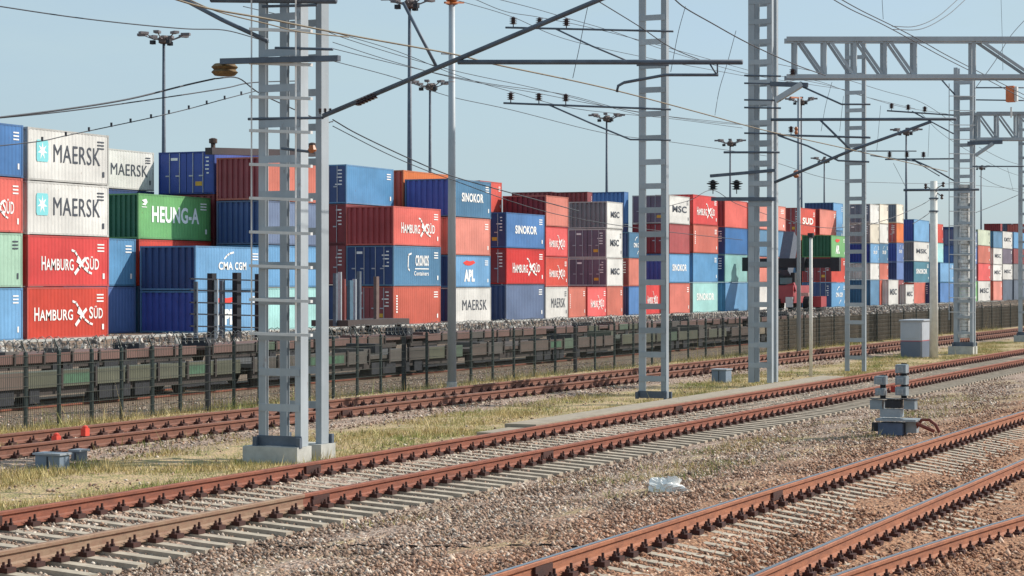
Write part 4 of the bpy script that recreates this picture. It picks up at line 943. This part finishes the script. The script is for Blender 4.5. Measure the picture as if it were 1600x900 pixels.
# ------------------------------------------------------------ wires
def catmull(p, n=6):
    out = []; q = [p[0] * 2 - p[1]] + p + [p[-1] * 2 - p[-2]]
    for i in range(1, len(q) - 2):
        for k in range(n):
            t = k / n; a, b, c, d = q[i - 1], q[i], q[i + 1], q[i + 2]
            out.append(.5 * ((2 * b) + (c - a) * t + (2 * a - 5 * b + 4 * c - d) * t * t + (3 * b - a - 3 * c + d) * t ** 3))
    out.append(p[-1]); return out
def wire(label, pts, Y, r=.009, mat=None, name='overhead_wire', grp='overhead wires'):
    w_ = [atY(x, y, Y) for x, y in pts]; w_ = catmull(w_) if len(w_) > 2 else w_
    o = empty(name, w_[0], label, 'wire', grp) if False else None
    ob = MB().tube(w_, r, 5).build(name, mat or WIREM); return tag(ob, label, 'wire', grp)
W = [
 ('thin wire crossing the upper left corner down to the first mast', [(-20, 7), (100, 25), (200, 37), (290, 45), (350, 47), (400, 60), (420, 66)], 19, .010),
 ('bronze contact wire passing through the first mast and under the cantilever', [(240, -12), (320, 12), (420, 30), (545, 55), (710, 85), (770, 100), (890, 125), (980, 146), (1100, 178), (1200, 205), (1330, 234), (1480, 268)], 13.5, .013, BRONZE),
 ('lower bronze wire just under the contact wire left of the first mast', [(280, -8), (340, 18), (420, 38), (470, 50), (545, 58)], 13.8, .009, BRONZE),
 ('upper left messenger wire reaching the tension wheel', [(-30, 187), (100, 171), (200, 155), (290, 133), (335, 123)], 17.5, .014),
 ('lower left messenger wire merging with the one above it', [(-30, 187), (110, 173), (260, 152), (350, 138), (395, 129), (480, 126)], 17.9, .010),
 ('steep wire from the tension wheel down across the first mast', [(335, 123), (372, 122), (410, 148), (500, 188), (520, 190)], 17.4, .011),
 ('upper of two sagging wires from first mast over the orange container', [(520, 187), (560, 210), (640, 248), (700, 273), (760, 291), (830, 310), (905, 330)], 22.2, .015),
 ('lower of two sagging wires from first mast over the orange container', [(520, 197), (600, 238), (660, 264), (712, 283), (800, 315), (880, 337), (1000, 357), (1160, 375)], 22.6, .011),
 ('feeder wire on the leftmost upper insulator of the second mast', [(380, 10), (470, 32), (545, 62), (700, 108), (845, 140), (1000, 180)], 20.2, .008),
 ('feeder wire crossing above the tall pole to the upper insulators', [(690, -5), (730, 5), (802, 27), (880, 60), (1000, 88), (1170, 120)], 20.0, .008),
 ('feeder wire on the middle upper insulator of the second mast', [(740, -2), (790, 18), (843, 27), (930, 45), (1045, 75), (1170, 110)], 19.6, .008),
 ('feeder wire on the right upper insulator of the second mast', [(775, -2), (830, 12), (885, 28), (960, 50), (1045, 80), (1180, 118), (1320, 140)], 19.2, .008),
 ('feeder wire from first mast to the left lower insulator', [(520, 50), (620, 80), (715, 118), (798, 143), (900, 170), (1045, 185), (1160, 200)], 20.4, .008),
 ('feeder wire from first mast to the middle lower insulator', [(520, 66), (620, 98), (720, 124), (842, 146), (940, 165), (1100, 190), (1200, 197)], 20.0, .008),
 ('feeder wire from first mast to the right lower insulator', [(520, 76), (640, 105), (760, 130), (884, 148), (1000, 176), (1160, 194)], 19.6, .008),
 ('long thin wire below the lower cross arm of the second mast', [(500, 90), (620, 122), (700, 150), (800, 172), (945, 208), (1050, 222), (1200, 244)], 24, .010),
 ('thin wire descending from the strut tip to the second mast', [(935, 2), (1000, 42), (1050, 75), (1110, 100)], 12.2, .009),
 ('wire entering at the top edge right of the second mast', [(1050, -5), (1070, 12), (1110, 35), (1170, 68), (1240, 100), (1290, 118)], 12.0, .012),
 ('thick left wire of the pair crossing the big truss', [(1290, -8), (1330, 15), (1375, 36), (1420, 60), (1475, 90), (1530, 118), (1620, 165)], 12.2, .012),
 ('thick right wire of the pair crossing the big truss', [(1302, -8), (1345, 16), (1400, 43), (1440, 64), (1490, 92), (1600, 148)], 12.0, .012),
 ('outer looping jumper wire at the top right', [(1394, 41), (1430, 41), (1465, 26), (1500, -4)], 12.0, .010),
 ('inner looping jumper wire at the top right', [(1396, 46), (1440, 45), (1480, 24), (1512, -4)], 11.8, .010),
 ('slanting wire crossing the truss at the right edge', [(1612, 20), (1580, 55), (1555, 95), (1524, 138)], 13.0, .012),
 ('thin wire from truss left end toward the fifth mast arms', [(1215, 100), (1300, 118), (1380, 142), (1440, 160), (1495, 196)], 19.0, .010),
 ('thin wire under the truss toward lower insulators', [(1215, 118), (1300, 135), (1400, 165), (1480, 178)], 19.6, .009),
 ('horizontal thin wire left of the fourth mast', [(1215, 130), (1270, 125), (1340, 148), (1430, 170)], 20.0, .009),
 ('thin wire crossing low behind the fourth mast', [(1215, 255), (1300, 280), (1400, 286), (1500, 288), (1600, 296)], 22.5, .010),
 ('thin wire from the upper insulators past the concrete pole', [(1440, 178), (1480, 215), (1560, 262), (1610, 280)], 19.5, .009),
 ('thin wire above the last containers at right', [(1530, 230), (1570, 250), (1610, 262)], 18.5, .010),
 ('lower wire above the last containers at right', [(1530, 275), (1560, 290), (1610, 305)], 18.5, .010),
 ('wire rising rightwards to the last mast', [(1525, 332), (1560, 318), (1610, 296)], 18.0, .016),
 ('wire from concrete pole down to the left over blue containers', [(1356, 352), (1400, 338), (1440, 320), (1456, 310)], 17.2, .012),
 ('second wire from concrete pole down to the left', [(1426, 350), (1445, 338), (1458, 328)], 17.2, .014),
 ('thin wire across the crimson lettered containers', [(1045, 322), (1080, 312), (1113, 297), (1150, 318), (1200, 336)], 20.0, .010),
 ('sagging thin wire below the loader from the third mast', [(1218, 340), (1260, 352), (1310, 356), (1360, 345)], 18.0, .010),
]
for e in W: wire(*e)
for l, pts, Y in (('dropper wire left of the second mast', [(918, 12), (912, 40), (905, 75), (895, 122)], 13.0), ('dropper wire right of the second mast', [(1071, 10), (1060, 50), (1048, 112)], 12.6), ('dropper wire left of the third mast', [(1150, 48), (1136, 100), (1124, 140), (1117, 180)], 12.8),
                  ('dropper wire above the big truss', [(1378, -5), (1380, 30)], 12.2), ('dropper wire right end of the truss', [(1564, -5), (1566, 60), (1567, 110)], 12.8), ('dropper wire under the truss by the bracket', [(1300, 128), (1290, 165), (1283, 205)], 15), ('dropper wire left of the fourth mast', [(1318, 150), (1312, 205)], 15),
                  ('dropper wire right of the fourth mast', [(1376, 165), (1370, 235)], 15), ('dropper wire near the lower insulators', [(1396, 255), (1414, 290)], 15), ('dropper wire by the concrete pole', [(1452, 195), (1450, 245)], 15), ('dropper wire near the last mast', [(1574, 262), (1583, 298)], 17)):
    wire(l, pts, Y, .006, grp='dropper wires')
# wire with upright clips at left
pts = [(-30, 231), (60, 221), (103, 212), (175, 197), (236, 184), (295, 170), (350, 155), (400, 142)]
o = wire('left wire carrying a row of small upright clips', pts, 18.2, .008, grp='overhead wires')
ex = [66, 103, 139, 174, 204, 236, 264, 295, 323, 351, 377]
for x in ex:
    y = float(np.interp(x, [p[0] for p in pts], [p[1] for p in pts])); p = atY(x, y, 18.2)
    MB().box(p.x - .012, p.x + .012, p.y - .012, p.y + .012, p.z - .01, p.z + .055).build('wire_clip', WIREM, o)

# ------------------------------------------------------------ lineside equipment
def cabinet():
    Y = 17.3; a, b = atY(1406, 556, Y), atY(1440, 556, Y); X = atH(1424, 558, 2.75)
    x0 = atY(1438, 0, 17.3).x; ya = atX(1407, 0, x0).y; g = gz(17.3); tz = atX(1438, 502, x0).z
    t = empty('relay_cabinet', (x0 + .6, (17.3 + ya) / 2, g), 'grey relay cabinet with red stripe and dark lower part, left of the concrete pole', 'cabinet')
    h = tz - g; zr = g + h * .46; L = 2.0; y0 = 17.3
    MB().box(x0, x0 + L, y0, ya, zr + .02, tz).build('upper_housing', plain('cabinet_grey', (168, 174, 184), .5, 0, .06), t)
    MB().box(x0 + .002, x0 + L - .002, y0 + .002, ya - .002, zr - .01, zr + .019).build('red_stripe', plain('stripe_red', (170, 70, 80)), t)
    MB().box(x0, x0 + L, y0, ya, g - .05, zr - .012).build('lower_housing', plain('cabinet_dark', (96, 106, 124), .5, 0, .08), t)
    MB().box(x0 - .05, x0 + L + .05, y0 - .05, ya + .05, tz + .002, tz + .05).build('roof_lid', plain('cabinet_grey', (168, 174, 184)), t)
    MB().box(x0 - .01, x0 - .001, y0 + .1, ya - .1, zr + .1, tz - .08).build('door', plain('cabinet_grey', (168, 174, 184)), t)
cabinet()
def smallbox(label, xl, xr, yt, yb, hz, L=.6, col=(120, 134, 150), name='cable_box', lid=True):
    p = P((xl + xr) / 2, yb, hz / (yb - HOR)); X = p.x; ya, yc = atX(xl, 0, X).y, atX(xr, 0, X).y; zt = atX(xr, yt, X).z; g = p.z
    t = empty(name, (X + L / 2, (ya + yc) / 2, g), label, 'cable box', 'low grey trackside boxes'); m = plain('box_%d' % col[0], col, .5, 0, .12)
    MB().box(X, X + L, yc, ya, g - .1, zt - .03).build('box_body', m, t)
    MB().box(X - .03, X + L + .03, yc - .03, ya + .03, zt - .028, zt).build('lid', plain('box_lid', (150, 156, 164), .5), t)
    MB().box(X - .008, X - .001, yc + (ya - yc) * .5 - .01, yc + (ya - yc) * .5 + .01, g, zt - .05).build('seam', DARK, t)
    return t
smallbox('flat blue-grey cable box in the grass at far left', 55, 93, 709, 729, 2.72, .24)
smallbox('smaller grey box with legs just behind the flat one at left', 111, 124, 703, 719, 2.72, .2, (110, 120, 134))
smallbox('small blue-grey box in the grass left of the third mast', 1112, 1134, 577, 596, 2.72, .5, (112, 128, 146))
def dwarf_signal():
    p = atH(1398, 677, 2.72); X = p.x; g = p.z; t_ = 2.72 / (677 - HOR); m = plain('signal_grey', (134, 146, 154), .45, .2, .2, 6); ml = plain('signal_light_grey', (150, 158, 164), .45, .1, .15, 6)
    t = empty('dwarf_signal', (X, p.y, g), 'low dwarf railway signal with five grey lamp heads between the tracks', 'signal')
    def bx(xl, xr, yt, yb, d0, d1, mat, name, par=t):
        a, b = atX(xl, yt, X), atX(xr, yb, X); return MB().box(X + d0, X + d1, b.y, a.y, b.z, a.z).build(name, mat, par)
    bx(1374, 1412, 660, 680, -.1, .3, plain('base_blue', (86, 100, 124)), 'base_block'); bx(1371, 1434, 653.5, 658.5, -.16, .32, ml, 'base_plate'); bx(1414, 1431, 659, 677, .05, .25, ml, 'base_block')
    bx(1362, 1372, 660, 674, .0, .1, DARK, 'cable_entry')
    bx(1376, 1408, 639, 652, -.05, .22, ml, 'pedestal')
    for xl, xr in ((1359, 1378), (1412, 1429)): bx(xl, xr, 625, 640, .0, .22, m, 'side_box')
    bx(1383, 1407, 625, 638, -.02, .2, DARK, 'mount'); bx(1358, 1432, 622.5, 624.8, -.04, .26, DARK, 'shelf')
    for xc, ys in ((1409, (576, 594, 611)), (1376, (594, 612))):
        xs = 0 if xc == 1409 else 0
        q0 = atX(xc, ys[0] - 8, X); q1 = atX(xc, 623, X); MB().box(X + .16, X + .2, q0.y - .05, q0.y + .05, q1.z, q0.z).build('lamp_bracket', DARK, t)
        for k, yc in enumerate(ys):
            q = atX(xc, yc, X); r = .092 if not (xc == 1376 and k == 1) else .075
            h = MB(); h.box(X - .10, X + .14, q.y - r * 1.05, q.y + r * 1.05, q.z - r * .84, q.z + r * .80)
            hh = h.build('lamp_head', m, t); v = MB()
            v.box(X - .12, X - .103, q.y - r * .62, q.y + r * .62, q.z - r * .62, q.z + r * .5)
            v.build('lamp_front', ml, hh); MB().lathe((X - .128, q.y, q.z - r * .05), [(r * .38, 0), (r * .38, .006)], 10, 'X').build('lens', plain('lens', (128, 140, 146), .3), hh)
    q = atX(1393, 608, X); MB().box(X + .1, X + .16, q.y - .04, q.y + .04, q.z - .06, q.z + .05).build('red_clamp', plain('clamp_red', (180, 60, 50)), t)
    # rusty bracket heap at the right of the base
    r = MB()
    pts = [(1432, 668), (1440, 656), (1452, 656), (1462, 664), (1468, 676)]; r.tube([atX(x, y, X + .1) for x, y in pts], .03, 6); pts = [(1432, 662), (1446, 668), (1460, 674)]; r.tube([atX(x, y, X) for x, y in pts], .035, 6)
    r.build('rusty_hose', rust('hose', (128, 66, 54), (120, 60, 50)), t)
dwarf_signal()
pts = [atH(x, y, 2.775) for x, y in ((398, 838), (440, 842), (490, 846), (540, 845), (585, 846), (640, 851), (690, 854), (740, 858), (790, 857), (850, 858), (905, 862))]  # black strand laid on the gravel, standing in for an overhead wire's shadow
tag(MB().tube([Vector((p.x, p.y + .012 * math.sin(i * 2.1), gz(p.y) + .016 + .012 * math.sin(i * 1.3))) for i, p in enumerate(catmull(pts))], .009, 5).build('wire_shadow_strand', RUBBER), 'thin black strand laid as a wire shadow on the gravel in front of the middle track', 'wire shadow')
def plastic_bag():
    p = atH(1043, 768, 2.78); t = empty('plastic_bag', (p.x, p.y, p.z), 'crumpled whitish plastic bag lying on the gravel', 'bag')
    V = []; F = []; n, m = 18, 9
    for j in range(m + 1):
        th = math.pi / 2 * j / m
        for i in range(n):
            ph = 2 * math.pi * i / n; k = 1 + .22 * math.sin(3 * ph + j) + .16 * math.sin(5 * ph + 2 * j) + .1 * random.uniform(-1, 1)
            pinch = 1 - .55 * math.exp(-((math.cos(ph)) ** 2) * 9) * (abs(math.sin(th)) if 0 else .5)
            V.append((p.x + .15 * k * math.cos(th) * math.sin(ph), p.y - .26 * k * math.cos(th) * math.cos(ph), p.z - .01 + .16 * math.sin(th) * k * (.75 + .35 * abs(math.cos(ph)))))
    for j in range(m):
        for i in range(n): F.append((j * n + i, j * n + (i + 1) % n, (j + 1) * n + (i + 1) % n, (j + 1) * n + i))
    b = MB(); b.v = V; b.f = F; b.build('bag_film', plain('plastic_film', (232, 230, 226), .35, 0, .1, 14), t)
plastic_bag()
# red marker blocks on the far track
for l, x, y in (('small red marker block on the far track at left', 88, 682), ('second small red marker block, further right on the far track', 133, 670)):
    p = atH(x, y, 2.5); tag(MB().box(p.x - .06, p.x + .06, p.y - .05, p.y + .05, p.z - .12, p.z + .01).lathe((p.x, p.y, p.z + .01), [(.05, 0), (.05, .03), (.02, .05)], 8).build('marker_block', plain('marker_red', (214, 70, 54))), l, 'marker', 'red marker blocks')

# ------------------------------------------------------------ reach stacker
def reach_stacker():
    Y = 60.0; X = atY(1232, 450, Y).x; g = gz(60); t = empty('reach_stacker', (X, Y, g), 'red reach stacker with grey boom and black spreader behind the third mast', 'container loader')
    q = lambda x, y, dX=0: atX(x, y, X + dX)
    MB().bar(q(1226, 428), q(1236, 368, 2.0), 1.75, 1.1, up=(0, 1, 0)).build('boom', plain('boom_grey', (92, 98, 112), .5, .1, .15), t)
    a, b = q(1213, 446), q(1242, 470)
    MB().box(X - .6, X + 6, b.y, a.y, g + .9, a.z).build('chassis', REDP, t)
    MB().bar(q(1213, 458), q(1243, 448), .5, .9).build('counterweight', REDP, t)
    a, b = q(1214, 426), q(1240, 446); cb = MB().box(X + .4, X + 2.4, b.y, a.y, b.z, a.z).build('cab', plain('cab_dark', (46, 48, 52)), t)
    a, b = q(1217, 434), q(1236, 444); MB().box(X + .37, X + .398, b.y, a.y, b.z, a.z).build('window', GLASS, cb)
    MB().bar(q(1168, 411, -1), q(1311, 411, -1), .7, .95, up=(0, 0, 1)).build('spreader', plain('spreader_black', (34, 36, 42)), t)
    for x in (1168, 1252, 1306):
        p = q(x, 413, -1.4); MB().box(p.x - .4, p.x + .3, p.y - .45, p.y + .45, p.z - .7, p.z + .7).build('spreader_block', plain('spreader_black', (34, 36, 42)), t)
    MB().bar(q(1247, 460), q(1264, 460), .3, .35).build('step_rail', plain('pink_rail', (206, 160, 150)), t)
    a, b = q(1270, 463), q(1283, 480); MB().box(X, X + 2, b.y, a.y, g + .5, a.z).build('mudguard', REDP, t)
    a, b = q(1231, 464), q(1242, 480); MB().box(X - .8, X - .65, b.y, a.y, b.z, a.z).build('rear_panel', WHITEP, t)
    for x in (1218, 1262):
        p = q(x, 475); 
        for dx in (0, 4.5): MB().lathe((X + dx, p.y - .3, g + .8), [(.5, -.02), (.8, 0), (.8, .6), (.5, .62)], 18, 'Y').build('wheel', RUBBER, t)
reach_stacker()
